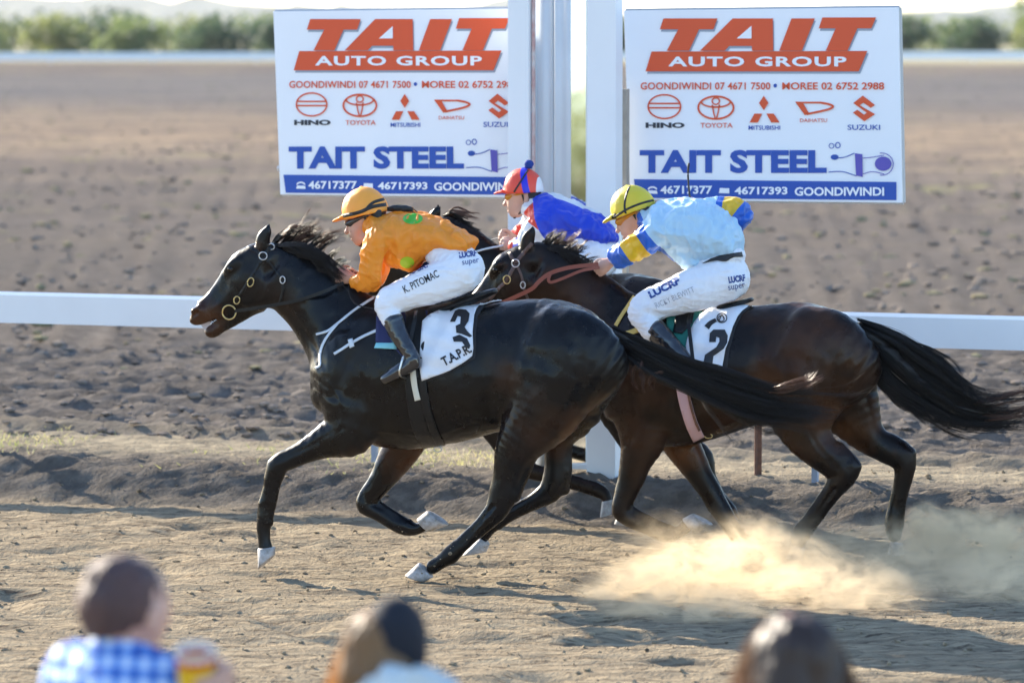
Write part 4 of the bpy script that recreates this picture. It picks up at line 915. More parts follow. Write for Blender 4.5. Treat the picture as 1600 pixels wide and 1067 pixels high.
ribbon_px('rein', P2, [(765, 482, 26), (800, 462, 40), (850, 435, 36), (900, 420, 28), (938, 412, 10)], .009, .004, M_REDL, br2)
br3 = thing('bridle', P3.at(745, 385), 'pale reins of the farthest horse stretched back to its rider', 'reins', 'bridles on the racehorses')
tube_px('rein', P3, [(640, 440, -22), (700, 415, -30), (745, 393, -34), (790, 383, -20)], .0065, M_WEB, br3); tube_px('rein', P3, [(640, 430, 22), (700, 402, 26), (745, 382, 20), (795, 368, 10)], .005, M_CREAM, br3)
# breastplate / neck straps
bp1 = thing('breastplate', P1.at(520, 520), 'thin pale breastplate straps across the shoulder of the nearest horse', 'breastplate')
for pts, wq in (([(584, 465), (571, 473), (553, 485), (528, 505), (512, 517), (494, 522.5)], 3.6), ([(528, 505), (514, 522), (505, 537), (500, 553), (500, 570), (493, 575)], 3.6), ([(604, 510), (571, 524), (549, 536), (535, 545), (522, 553)], 4)):
    strap('strap', B1, P1, pts, wq, M_WEB, bp1, off=.006)
Flat().poly([(544, 531), (551, 529), (554, 541), (547, 544)]).drape('strap_keeper', B1, P1, .012, M_WEB, bp1, cell=4, thick=.004)
bp2 = thing('neck_strap', P2.at(980, 485), 'yellow webbing neck strap on the dark bay horse', 'neck strap')
strap('strap', B2, P2, [(991, 463), (982, 477), (972, 492), (962, 509)], 5.5, M_YWEB, bp2, off=.008); strap('strap', B2, P2, [(1000, 514), (990, 518), (976, 523)], 8, M_YWEB, bp2, off=.008)
# saddles
M_CLOTH = mat('white_saddlecloth', (.74, .75, .80), .75, bump=.35, bscale=9, bdist=.02, var=.08, vscale=5); M_INK = mat('black_ink', (.012, .012, .016), .6)
M_PADB = mat('navy_pad', (.012, .018, .09), .8); M_CYAN = mat('cyan_band', (.22, .55, .62), .8); M_GREEN = mat('green_pad', (.01, .15, .12), .8); M_DARKPAD = mat('black_pad', (.016, .016, .02), .85)
def wav(x, y): return .007*math.sin(x*.16+y*.09)+.005*math.sin(y*.21-x*.05)
sd1 = thing('racing_saddle', P1.at(675, 480), 'small black racing saddle with number 3 cloth on the nearest horse', 'saddle', 'racing saddles')
F_ = Field(.006); F_.chain(P1, [(635, 482, 0, 11, 22), (665, 486, 0, 8, 26), (700, 480, 0, 8, 28), (735, 468, 0, 8, 26), (772, 455, 0, 5, 16)], k=.02); link_mesh('seat', F_.mesh('seat', 2), M_LEATHER, sd1)
Flat().poly([(588, 494), (640, 478), (668, 486), (664, 520), (656, 565), (640, 570), (618, 546), (587, 534)]).drape('pad', B1, P1, .008, M_PADB, sd1, thick=.006)
Flat().poly([(588, 536), (619, 536), (620, 546), (585, 544)]).drape('pad_band', B1, P1, .013, M_CYAN, sd1, thick=.004)
Flat().poly([(632, 480), (664, 484), (668, 505), (660, 560), (646, 566), (636, 520)]).drape('flap', B1, P1, .022, M_LEATHER, sd1, thick=.006)
Flat().poly([(664, 500), (700, 478), (745, 462), (785, 452), (785, 468), (758, 476), (746, 494), (744, 520), (743, 560), (700, 585), (658, 600), (655, 560)]).drape('under_pad', B1, P1, .006, M_DARKPAD, sd1, thick=.006)
cl1 = Flat().poly([(660, 503), (672, 494), (696, 482), (720, 474), (741, 466), (762, 459), (781, 452), (780, 461), (764, 468), (755, 474), (745, 483), (741, 493), (739, 520), (740, 545), (738, 556), (725, 567), (707, 577), (684, 586), (660, 595), (656, 572), (657, 545), (659, 519)]).drape('saddle_cloth', B1, P1, .026, M_CLOTH, sd1, thick=.005, bulge=wav)
BC = bvh_of(cl1)
nm = Flat().poly([(703, 503), (711, 486), (717, 483), (728, 484), (734, 490), (732, 502), (726, 511), (731, 518), (738, 525), (734, 527), (722, 522), (713, 520), (712, 509), (719, 506), (720, 495), (715, 494), (711, 503)]).poly([(707, 527), (718, 523), (730, 529), (735, 540), (733, 545), (728, 543), (722, 534), (709, 534)])
nm.text('T.A.P.R.', (694, 572), (738, 549), 14, .03); nm.poly([(702, 480), (716, 477), (728, 472), (733, 473), (722, 479), (712, 482), (703, 487)])
nm.drape('number_print', BC, P1, .004, M_INK, cl1, cell=5)
for nm_, pts, wq, m, of in (('girth', [(643, 575), (646, 610), (650, 640), (658, 672), (676, 700)], 24, M_LEATHER, .010), ('girth', [(659, 590), (663, 620), (670, 650), (680, 678), (690, 697)], 12, M_LEATHER, .014), ('girth_strap', [(645, 570), (647, 595), (650, 612), (653, 625)], 9, M_CREAM, .018)):
    strap(nm_, B1, P1, pts, wq, m, sd1, off=of, th=.004)
ring3d('girth_buckle', B1, P1, (684, 702), 6, 4, M_STEEL, sd1, rad=.003)
st = tube_px('stirrup', P1, [(629, 560, -104), (624, 583, -106), (631, 590, -90), (641, 588, -76), (640, 566, -80), (634, 553, -92), (629, 560, -104)], .006, M_STEEL, sd1)
ribbon_px('stirrup_leather', P1, [(634, 554, -92), (642, 530, -86), (648, 500, -74), (650, 486, -50)], .010, .004, M_LEATHER, sd1)
sd2 = thing('racing_saddle', P2.at(1110, 480), 'black racing saddle over a green pad with number 2 cloth on the middle horse', 'saddle', 'racing saddles')
F_ = Field(.006); F_.chain(P2, [(1062, 478, 0, 10, 22), (1090, 485, 0, 8, 26), (1120, 484, 0, 7, 28), (1148, 476, 0, 5, 24), (1174, 468, 0, 3.5, 14)], k=.02); link_mesh('seat', F_.mesh('seat', 2), M_LEATHER, sd2)
Flat().poly([(1040, 492), (1070, 484), (1100, 482), (1092, 500), (1080, 520), (1076, 552), (1055, 550), (1045, 530)]).drape('pad', B2, P2, .010, M_GREEN, sd2, thick=.006)
Flat().poly([(1058, 484), (1086, 484), (1082, 505), (1066, 522), (1052, 520)]).drape('flap', B2, P2, .022, M_LEATHER, sd2, thick=.006)
Flat().poly([(1090, 484), (1110, 478), (1174, 470), (1172, 480), (1160, 490), (1150, 510), (1140, 545), (1134, 590), (1080, 590)]).drape('under_pad', B2, P2, .006, M_DARKPAD, sd2, thick=.006)
cl2 = Flat().poly([(1084, 506), (1094, 492), (1110, 484), (1140, 479), (1170, 478), (1161, 486), (1153, 496), (1146, 510), (1141, 526), (1134, 545), (1129, 569), (1126, 600), (1078, 600), (1074, 560), (1072, 541), (1076, 522)]).drape('saddle_cloth', B2, P2, .024, M_CLOTH, sd2, thick=.005, bulge=wav)
BC = bvh_of(cl2); k_ = lambda L: [(930+x/5.333, 440+y/5.333) for x, y in L]
nm = Flat().poly(k_([(955, 430), (985, 400), (1080, 400), (1105, 450), (1100, 510), (1070, 560), (1015, 600), (985, 620), (975, 700), (900, 690), (915, 610), (1010, 545), (1035, 500), (1035, 470), (1010, 460), (1005, 505), (950, 505)]))
nm.ring((1128, 497), 8.5, 8, 1.6).ring((1127, 498), 5.5, 5, 1.3).line([(1104, 512), (1110, 505), (1119, 500)], 9, 6).line([(1123, 503), (1128, 492), (1132, 500)], 1.6)
nm.drape('number_print', BC, P2, .004, M_INK, cl2, cell=5)
strap('girth', B2, P2, [(1064, 592), (1070, 625), (1080, 660), (1092, 686)], 19, M_PINKW, sd2, off=.012, th=.005); strap('girth_strap', B2, P2, [(1073, 600), (1079, 630), (1086, 655), (1093, 672)], 4, M_RUST, sd2, off=.019, th=.003)
ring3d('girth_buckle', B2, P2, (1107, 681), 6, 3.5, M_BRASS, sd2, rad=.003)
ribbon_px('stirrup_leather', P2, [(1083, 566, -98), (1080, 540, -90), (1076, 505, -74), (1078, 490, -50)], .010, .004, M_LEATHER, sd2)
tube_px('stirrup', P2, [(1079, 570, -104), (1074, 590, -106), (1082, 597, -90), (1091, 594, -78), (1090, 574, -82), (1084, 562, -94), (1079, 570, -104)], .006, M_STEEL, sd2)
# ================================================================== RIDERS
M_SKIN = mat('skin', (.56, .33, .25), .5, sss=.08, var=.12, vscale=14); M_HARN = mat('black_webbing', (.012, .012, .014), .6); M_GOGL = mat('dark_goggles', (.02, .02, .025), .12, coat=.5)
M_AMBER = mat('amber_goggles', (.65, .28, .02), .12, coat=.5, trans=.3); M_BOOT = mat('black_boot', (.012, .013, .018), .16, spec=.6, coat=.5, bump=.3, bscale=14, bdist=.01)
M_SOLE = mat('grey_sole', (.10, .11, .11), .8)
def breech(nm): return mat(nm, (.84, .85, .90), .55, bump=.45, bscale=11, bdist=.02, trans=.10, stretch=(1, 1, 2.2))
def wrinkle(amp=.006, sc=9, st=(1, 1, 1), fine=.35):
    st = np.array(st)
    def f(V):
        wv = V+fbm(V*6, 2)[:, None]*.06; n = fbm((wv*sc)*st, 3); r = np.clip(1-np.abs(n)*6, -.4, 1); n2 = vnoise((wv*sc*2.6)*st[[1, 2, 0]]); r2 = np.clip(1-np.abs(n2)*6, -.3, 1)
        return ((r+fine*r2)*amp).astype(np.float32)
    return f
def rider(label, pl, seat, C, sc, ang, parts, helmet_mat, silks, hand_pose, base_px, goggle=M_GOGL, straps=None, pom=None, pony=False):
    """parts: dict of chains in picture units: torso, near_arm, far_arm, near_leg, far_leg, near_boot, far_boot"""
    base = pl.at(*base_px); root = thing('person', base, label, 'jockey', 'jockeys riding to the post')
    ca, sa = math.cos(R(ang)), math.sin(R(ang))
    def T(x, y): return (C[0]+sc*(x*ca-y*sa), C[1]+sc*(x*sa+y*ca))
    def ch(F, pts, **k):
        F.chain(pl, [T(p[0], p[1])+(p[2]*sc,)+tuple(v*sc for v in p[3:]) for p in pts], **k)
    B = Field(.0052)
    ch(B, [(6, 4, 0, 27, 23), (-6, 8, 0, 26, 22)], k=.02)
    ch(B, [(-14, 18, 0, 17, 19), (-18, 34, 0, 14, 16), (-20, 46, 0, 9, 10)], k=.02)           # face to chin
    ch(B, [(4, 36, 0, 12, 17), (-12, 46, 0, 9, 13)], k=.015)                                 # jaw
    ch(B, [(-29, 16, 0, 2.5, 3), (-33, 25, 0, 3, 3.4), (-36, 30, 0, 3.6, 4.6)], k=.008)         # nose
    ch(B, [(-27, 12, 0, 4, 15)], k=.01)                                                      # brow
    ch(B, [(-30, 38, 0, 2.4, 7)], k=.006); ch(B, [(-29, 42.5, 0, 2.6, 6.5)], k=.006)             # lips
    ch(B, [(-34, 40.3, 0, 1, 8), (-28, 40.3, 0, .8, 8)], k=.003, op='sub')
    for s_ in (-1, 1):
        ch(B, [(-27, 18.5, 9*s_, 3.4, 4.2)], k=.006, op='sub'); ch(B, [(-25, 18.5, 9*s_, 3.6, 4)], k=.003)
        ch(B, [(3, 16, 22*s_, 4, 2.2), (4, 22, 23*s_, 4.6, 2.4), (1, 28, 22*s_, 3, 2)], k=.005); ch(B, [(3, 21, 26*s_, 2, 2)], k=.003, op='sub')
        ch(B, [(-18, 28, 11*s_, 6, 6)], k=.012)
    nk = parts['neck']; p0 = T(8, 26)
    B.chain(pl, [(p0[0], p0[1], 0, 15*sc, 16*sc)]+nk, k=.02)
    B.chain(pl, [(p[0], p[1], p[2], p[3]*.70, p[4]*.70) for p in parts['torso'][:-1]], k=.03)
    for key in ('near_arm', 'far_arm', 'near_leg', 'far_leg'): B.chain(pl, [(p[0], p[1], p[2], p[3]*.70, p[3]*.66) for p in parts[key]], k=.02)
    for key in ('near_boot', 'far_boot'):
        for c_ in parts[key]: B.chain(pl, [(p[0], p[1], p[2], p[3]*.62, p[3]*.55) for p in c_], k=.02)
    for hp in hand_pose: hand(B, pl, *hp)
    me = B.mesh('body', 2); link_mesh('body', me, M_SKIN, root)
    # helmet
    F = Field(.006); ch(F, [(-3, 6, 0, 39, 34), (3, 5, 0, 39, 34)], k=.01, cap=.98)
    c0 = T(0, 11); dn = T(0, 60); dv = (pl.at(*dn)-pl.at(*T(0, 0))); F.cut(pl.at(*c0), dv)
    if True: ch(F, [(-34, 6, 0, 4, 24), (-46, 8, 0, 2.4, 19), (-52, 9.5, 0, 1.5, 12)], k=.006)
    F.chain(pl, [T(2, -32.5)+(0, 3.6*sc)], k=.004)
    hm = link_mesh('helmet', F.mesh('helmet', 2, lambda V: (fbm(V*26, 2)*.004).astype(np.float32)), helmet_mat, root); HB = bvh_of(hm)
    for pts, wq in (straps or []): Flat().line([T(*p) for p in pts], wq*sc).drape('helmet_strap', HB, pl, .003, M_HARN, hm, cell=5, thick=.003)
    F = Field(.005)
    for s_ in (-1, 1):
        ch(F, [(16, 10, 20*s_, 9, 6), (14, 24, 20*s_, 7, 5), (2, 38, 19*s_, 3.2, 2.5), (-14, 50, 9*s_, 2.4, 2.5), (-19, 54, 0, 2.6, 3)], k=.008)
        ch(F, [(-4, 8, 23*s_, 3, 2), (0, 26, 21*s_, 2.2, 2), (-2, 38, 19*s_, 2.2, 2)], k=.006)
    ch(F, [(22, 8, 0, 10, 18), (20, 20, 0, 8, 16)], k=.01)
    link_mesh('harness', F.mesh('harness', 1), M_HARN, root)
    F = Field(.005); ch(F, [(-28, 17, 0, 6.5, 18)], k=.008)
    for s_ in (-1, 1): ch(F, [(-26, 17, 13*s_, 6.5, 6.5), (-12, 13, 22*s_, 3, 2.5), (2, 11, 25*s_, 2.4, 2)], k=.008)
    link_mesh('goggles', F.mesh('goggles', 1), goggle, root)
    if pom: F = Field(.005); ch(F, [pom], k=.004); link_mesh('pompom', F.mesh('pompom', 1, lambda V: (fbm(V*90, 2)*.008).astype(np.float32)), mat('pompom_wool', (.01, .04, .24), .9), hm)
    # silks
    F = Field(.006); F.chain(pl, parts['torso'], k=.025, cap=.7)
    for key in ('near_arm', 'far_arm'): F.chain(pl, parts[key], k=.03, cap=.5)
    for e in parts.get('silk_extra', []): F.chain(pl, e, k=.02, cap=.7)
    for e in parts.get('silk_sub', []): F.chain(pl, e, k=.015, op='sub')
    sl = link_mesh('silks', F.mesh('silks', 2, wrinkle(.011, 7, (1.3, 1.3, .7))), silks, root)
    F = Field(.006); F.chain(pl, parts['pelvis'], k=.04)
    for key in ('near_leg', 'far_leg'): F.chain(pl, parts[key], k=.035, cap=.6)
    bs = link_mesh('breeches', F.mesh('breeches', 2, wrinkle(.0032, 10, (.5, 1, 2.2), .7)), breech('white_breeches'), root)
    for key in ('near_boot', 'far_boot'):
        F = Field(.0055); 
        for c_ in parts[key]: F.chain(pl, c_, k=.018, cap=.6)
        b_ = link_mesh('boot', F.mesh('boot', 2, wrinkle(.0015, 14)), M_BOOT, root)
    return root, sl, bs, hm
def hand(B, pl, cx, cy, w, ang, side, s=1.0):
    """a fist round the reins: knuckles towards ang (degrees, picture plane), four fingers curled, thumb on top"""
    ca, sa = math.cos(R(ang)), math.sin(R(ang))
    def T(x, y, z): return (cx+s*(x*ca-y*sa), cy+s*(x*sa+y*ca), w+z*s*side)
    B.chain(pl, [T(9, 0, 0)+(8.5*s, 7*s), T(-1, 0, 0)+(11*s, 6.5*s), T(-8, 1, 0)+(10*s, 5.5*s)], k=.012)
    for i, (ln, r) in enumerate(((8.4, 2.9), (9.2, 3.0), (8.6, 2.9), (7.0, 2.5))):
        y = -7.5+i*5.2
        B.chain(pl, [T(-9, y, 0)+(r*s, r*s), T(-9-ln*.75, y+.5, 3)+(r*s, r*s), T(-9-ln*.6, y+1.5, 9)+(r*.95*s, r*.95*s), T(-5, y+2, 11)+(r*.85*s, r*.85*s)], k=.004, sub=2)
    B.chain(pl, [T(3, -8, 2)+(3.6*s, 3.6*s), T(-5, -12, 5)+(3.3*s, 3.3*s), T(-13, -11, 8)+(2.7*s, 2.7*s)], k=.006)
M_ORANGE = mat('orange_silk', (.97, .35, .028), .42, bump=.45, bscale=16, bdist=.02, trans=.28)
r1 = dict(
 neck=[(582, 358, 0, 16, 17), (600, 364, 0, 20, 24)],
 torso=[(586, 352, 0, 18, 36), (606, 361, 0, 30, 54), (634, 371, 0, 40, 56), (660, 372, 0, 38, 52), (688, 371, 0, 27, 47), (712, 380, 0, 20, 44), (728, 384, 0, 14, 40)],
 near_arm=[(592, 368, -50, 22, 20), (583, 392, -56, 20, 18), (579, 420, -50, 19, 17), (578, 438, -42, 19, 17), (563, 441, -30, 15, 14), (554, 440, -22, 12, 12)],
 far_arm=[(594, 364, 50, 22, 20), (590, 392, 56, 18, 16), (590, 420, 48, 17, 15), (585, 436, 38, 16, 14), (568, 438, 24, 13, 12), (558, 438, 16, 11, 11)],
 silk_extra=[[(622, 392, 0, 26, 44), (642, 402, 0, 20, 42), (650, 406, 0, 17, 38)], [(716, 366, 0, 9, 36), (730, 374, 0, 6, 30), (739, 379, 0, 4, 22)]],
 pelvis=[(690, 398, 0, 24, 40), (712, 410, 0, 33, 48), (722, 422, 0, 34, 50)],
 near_leg=[(722, 424, -26, 33, 30), (700, 434, -36, 32, 28), (670, 446, -48, 30, 27), (640, 458, -58, 25, 23), (615, 467, -66, 23, 20), (606, 476, -70, 21, 18), (608, 490, -74, 17.5, 16), (614, 502, -78, 15.5, 15), (619, 512, -80, 14, 14)],
 far_leg=[(722, 424, 26, 33, 30), (700, 434, 36, 32, 28), (670, 446, 48, 29, 27), (640, 458, 58, 25, 23), (615, 467, 66, 22, 20), (608, 476, 70, 20, 18), (610, 490, 74, 17, 16), (618, 508, 80, 14, 14)],
 near_boot=[[(615, 501, -79, 17, 16), (621, 517, -83, 16, 15), (631, 535, -88, 14, 13), (640, 551, -92, 12, 12), (645, 562, -93, 11.5, 11)], [(650, 565, -93, 11, 10), (638, 571, -94, 12, 12), (622, 580, -95, 11, 13), (606, 590, -96, 9, 12), (600, 593, -96, 8, 10)]],
 far_boot=[[(615, 501, 79, 17, 16), (621, 517, 83, 16, 15), (631, 535, 88, 14, 13), (640, 551, 92, 12, 12), (645, 562, 93, 11.5, 11)], [(648, 566, 93, 9, 9), (636, 572, 94, 10, 11), (620, 581, 95, 8, 11), (604, 591, 96, 6.5, 10)]])
STR = [([(-36, 4), (-10, 4), (12, 0), (34, 1)], 5.5), ([(0, 3), (14, -6), (33, -8)], 4.5)]
J1, S1, BR1, HM1 = rider('jockey in orange silks with green spots crouched on the nearest black horse', P1, None, (570, 326), 1.0, -12.5, r1, mat('orange_cap_cover', (.97, .38, .05), .5, bump=.4, bscale=18, bdist=.01, trans=.1), M_ORANGE, [(541, 433, -14, 8, 1), (546, 430, 16, 8, -1)], (690, 470), straps=STR)
bs1 = bvh_of(S1); M_GREENSP = mat('green_spot', (.10, .52, .04), .5, trans=.2, bump=.3, bscale=16); M_LIME = mat('lime_spot', (.42, .60, .02), .5, trans=.25, bump=.3, bscale=16)
Flat().disc((645, 342), 15.5, 8.5).drape('spot', bs1, P1, .003, M_GREENSP, S1, cell=5); Flat().disc((636, 410), 11, 9).drape('spot', bs1, P1, .003, M_LIME, S1, cell=5)
Flat().disc((590, 334), 9, 4).drape('spot', bs1, P1, .003, M_GREENSP, S1, cell=5)
bb = bvh_of([BR1]); M_NAVY = mat('navy_print', (.012, .05, .24), .6)
def fprint(txts, bvh, pl, parent, m):
    for t, a, b, h, bo in txts: Flat().text(t, a, b, h, bo).drape('lettering', bvh, pl, .003, m, parent, cell=5)
fprint([('LUCRF', (637, 432), (672, 416), 9, .05), ('LUCRF', (718, 404), (745, 400), 9.5, .05), ('super', (723, 417), (749, 413), 9, .0)], bb, P1, BR1, M_NAVY); fprint([('K. PITOMAC', (633, 458), (687, 432), 11.5, .01)], bb, P1, BR1, M_INK)
F = Field(.005); F.chain(P1, [(604, 327, 0, 3, 3), (617, 325.5, 0, 5.5, 6), (631, 326, 0, 6, 6), (642, 327, 0, 4, 4)], k=.01); link_mesh('hair_net', F.mesh('hair_net', 1, lambda V: (fbm(V*70, 2)*.006).astype(np.float32)), M_HARN, J1)
hair('pony_tail', P1, [[(636, 324, 0), (645, 323, 0), (653, 328, 0)], [(636, 328, 0), (644, 329, 0), (651, 331, 0)]], 90, .0012, mat('brown_hair', (.25, .12, .05), .5, trans=.3), J1, spread=1.5, frizz=2, wspread=3)
# rider 2
pt = lambda pl, a, b: (pl.at(*a), (pl.at(*b)-pl.at(*a)))
def band(pl, c0, c1, side_pts=()):   # between c0 and c1 along c0->c1
    a, b = pl.at(*c0), pl.at(*c1); return [(a, b-a), (b, a-b)]
BLUE = (.012, .13, .62); YEL = (.88, .55, .02); base2 = P2.at(1130, 480)
lft = (P2.at(1030, 380), -P2.t); 
sh0, sh1 = (1024, 356), (945, 412)
def along(f, w=-46): q = (sh0[0]+(sh1[0]-sh0[0])*f, sh0[1]+(sh1[1]-sh0[1])*f); return P2.at(q[0], q[1], w/300)
ad = along(1)-along(0)
fa = lambda x, y: P2.at(x, y, .17); 
zones2 = [(BLUE, [(along(.10), ad)]), (YEL, [(along(.27), ad), (along(.60), -ad)]),
          (BLUE, [(fa(1121, 322), P2.t), (P2.at(1121, 330, .07), P2.n)]), (YEL, [(fa(1131, 322), P2.t), (fa(1150, 334), -P2.t-Vector((0, 0, -.7))), (P2.at(1121, 330, .07), P2.n)])]
M_SILK2 = zoned('pale_blue_silk', (.52, .75, .92), zones2, base2, rough=.28, bump=.4, bscale=13, bdist=.02, trans=.22, sheen=.2, spec=.6)
r2 = dict(
 neck=[(1004, 346, 0, 16, 17), (1020, 350, 0, 20, 24)],
 torso=[(1012, 344, 0, 22, 38), (1036, 350, 0, 36, 56), (1066, 358, 0, 48, 58), (1096, 366, 0, 50, 54), (1124, 376, 0, 40, 50), (1138, 390, 0, 24, 46)],
 near_arm=[(1030, 356, -48, 26, 22), (1012, 372, -56, 23, 20), (994, 386, -54, 20, 18), (976, 396, -46, 19, 16), (962, 404, -38, 15, 13)],
 far_arm=[(1090, 338, 46, 26, 22), (1118, 330, 52, 20, 17), (1142, 330, 54, 20, 17), (1156, 337, 52, 19, 17), (1150, 346, 60, 16, 14), (1120, 340, 68, 13, 12), (1094, 333, 70, 11, 11)],
 silk_extra=[[(1050, 384, 0, 16, 40), (1076, 400, 0, 20, 42), (1092, 410, 0, 12, 38)]],
 pelvis=[(1146, 400, 0, 17, 40), (1118, 408, 0, 22, 42), (1112, 416, 0, 24, 42), (1130, 424, 0, 34, 48), (1138, 436, 0, 33, 50)],
 near_leg=[(1136, 438, -26, 33, 30), (1112, 444, -36, 34, 29), (1080, 454, -48, 33, 28), (1045, 466, -58, 28, 25), (1012, 480, -66, 26, 22), (1004, 490, -70, 23, 20), (1012, 506, -76, 18, 17), (1022, 522, -80, 16, 15)],
 far_leg=[(1136, 438, 26, 33, 30), (1112, 444, 36, 34, 29), (1080, 454, 48, 32, 28), (1045, 466, 58, 28, 25), (1014, 480, 66, 24, 22), (1008, 490, 70, 21, 20), (1016, 506, 76, 17, 17), (1026, 522, 80, 15, 15)],
 near_boot=[[(1024, 515, -80, 18, 17), (1040, 532, -84, 17, 16), (1058, 550, -88, 14, 14), (1072, 566, -92, 12, 12), (1078, 574, -94, 12, 12)], [(1090, 578, -94, 8, 9), (1078, 582, -94, 10, 11), (1062, 594, -95, 8, 11), (1050, 602, -96, 6, 9)]],
 far_boot=[[(1024, 515, 80, 18, 17), (1040, 532, 84, 17, 16), (1058, 550, 88, 14, 14), (1078, 574, 94, 12, 12)], [(1090, 578, 94, 8, 9), (1078, 582, 94, 10, 11), (1050, 602, 96, 6, 9)]])
STR2 = [([(-36, 8), (-10, 2), (14, 1), (38, 3)], 3.4), ([(-8, 34), (-14, 6), (-6, -16), (8, -33)], 3.0), ([(-38, 4), (-30, 6)], 8)]
J2, S2, BR2, HM2 = rider('jockey in pale blue silks with blue and yellow sleeves raising a whip', P2, None, (988, 322), .97, -20, r2, mat('yellow_cap_cover', (.62, .58, .05), .5, bump=.4, bscale=18, bdist=.01, trans=.1, col2=(.80, .52, .03), vscale=2.5), M_SILK2, [(945, 415, -26, -32, 1), (1080, 324, 72, -90, -1)], (1130, 480), goggle=M_AMBER, straps=STR2)
bb = bvh_of([BR2]); fprint([('LUCRF', (1017, 467), (1064, 443), 12, .05), ('LUCRF', (1139, 443), (1165, 439), 10.5, .05), ('super', (1139, 457), (1165, 452), 10, 0)], bb, P2, BR2, M_NAVY)
fprint([('RICKY BLEWITT', (1026, 482), (1086, 456), 9, -.012)], bb, P2, BR2, mat('grey_print', (.30, .30, .36), .6))
Flat().poly([(1098, 412), (1112, 404), (1127, 399), (1145, 396), (1158, 394), (1160, 401), (1146, 402), (1133, 409), (1120, 407), (1106, 410)]).drape('waistband', bb, P2, .012, M_HARN, BR2, thick=.004)
whip = thing('whip', P2.at(1076, 300, .22), 'thin black riding whip held upright in the raised hand of the blue silked jockey', 'whip')
tube_px('shaft', P2, [(1080, 330, 70), (1076, 290, 70), (1075, 270, 70), (1076.5, 255, 70)], [.006]*5+[.0055]*5+[.0065]*6, M_HARN, whip)
# rider 3
base3 = P3.at(920, 430); W_ = (.80, .82, .86); RED = (.78, .06, .03); RB = (.008, .05, .62)
q = lambda x, y, w=-45: P3.at(x, y, w/300)
zones3 = [(W_, [(q(870, 312), Vector((0, 0, 1))+P3.t*.38)]), (W_, [(q(842, 345), -P3.t*1.0-Vector((0, 0, 1))*.45)]), (RED, [(q(842, 345), -P3.t*1.0-Vector((0, 0, 1))*.45), (q(830, 346), Vector((0, 0, 1))+P3.t*.68), (q(833, 313), Vector((0, 0, -1))+P3.t*1.1)]),
          (RED, [(q(802, 384), -P3.t-Vector((0, 0, .2)))]), (RB, [(q(803, 372), P3.t+Vector((0, 0, -.2))), (q(812, 372), -P3.t), (q(806, 366), Vector((0, 0, -1)))])]
M_SILK3 = zoned('royal_blue_silk', RB, zones3, base3, rough=.4, bump=.4, bscale=13, bdist=.02, trans=.2, sheen=.2)
r3 = dict(
 neck=[(830, 322, 0, 14, 15), (844, 328, 0, 18, 22)],
 torso=[(834, 326, 0, 20, 34), (856, 335, 0, 32, 50), (880, 345, 0, 36, 52), (905, 352, 0, 33, 48), (930, 360, 0, 24, 44), (948, 370, 0, 15, 38)],
 near_arm=[(850, 346, -46, 22, 20), (836, 362, -52, 19, 17), (824, 382, -46, 17, 15), (812, 386, -36, 14, 13), (802, 384, -26, 11, 11)],
 far_arm=[(848, 338, 46, 20, 18), (830, 352, 50, 17, 15), (816, 368, 44, 15, 13), (804, 374, 30, 12, 11), (796, 374, 22, 10, 10)],
 silk_extra=[[(950, 365, 0, 7, 30), (962, 373, 0, 4, 20)]],
 pelvis=[(915, 378, 0, 22, 38), (934, 394, 0, 29, 44), (938, 404, 0, 29, 46)],
 near_leg=[(935, 404, -26, 29, 27), (905, 416, -42, 27, 24), (872, 430, -56, 24, 21), (845, 442, -64, 20, 18), (848, 458, -70, 15, 14), (856, 474, -76, 13, 13)],
 far_leg=[(935, 404, 26, 29, 27), (905, 416, 42, 27, 24), (872, 430, 56, 24, 21), (845, 442, 64, 20, 18), (848, 458, 70, 15, 14), (856, 474, 76, 13, 13)],
 near_boot=[[(855, 470, -76, 15, 14), (868, 495, -82, 13, 12), (880, 520, -86, 11, 11)], [(884, 524, -86, 8, 9), (866, 534, -88, 8, 9), (848, 544, -90, 6, 8)]],
 far_boot=[[(855, 470, 76, 15, 14), (868, 495, 82, 13, 12), (880, 520, 86, 11, 11)], [(884, 524, 86, 8, 9), (866, 534, 88, 8, 9), (848, 544, 90, 6, 8)]])
hz = [((.02, .03, .62), [(P3.at(822, 290), P3.t+Vector((0, 0, .25))), (P3.at(832, 290), -P3.t-Vector((0, 0, .25)))]), ((.8, .8, .82), [(P3.at(842, 290), P3.t)])]
M_CAP3 = zoned('red_cap_cover', (.80, .075, .04), hz, base3, rough=.45, bump=.4, bscale=18, bdist=.01, trans=.1)
J3, S3, BR3, HM3 = rider('jockey in royal blue and white silks with red cap and blue pompom beyond the others', P3, None, (818, 292), .86, -3, r3, M_CAP3, M_SILK3, [(797, 384, -18, 10, 1, .9), (795, 372, 18, 10, -1, .9)], (920, 430), goggle=M_AMBER, straps=[([(-18, 9), (-6, -8), (10, -30)], 3)], pom=(12, -40, 0, 8.5, 8.5))
sd3 = thing('racing_saddle', P3.at(900, 440), 'black racing saddle under the rider in royal blue', 'saddle', 'racing saddles')
F_ = Field(.008); F_.chain(P3, [(870, 436, 0, 9, 20), (900, 440, 0, 8, 26), (925, 438, 0, 8, 26), (950, 430, 0, 5, 18)], k=.02); link_mesh('seat', F_.mesh('seat', 2), M_LEATHER, sd3)
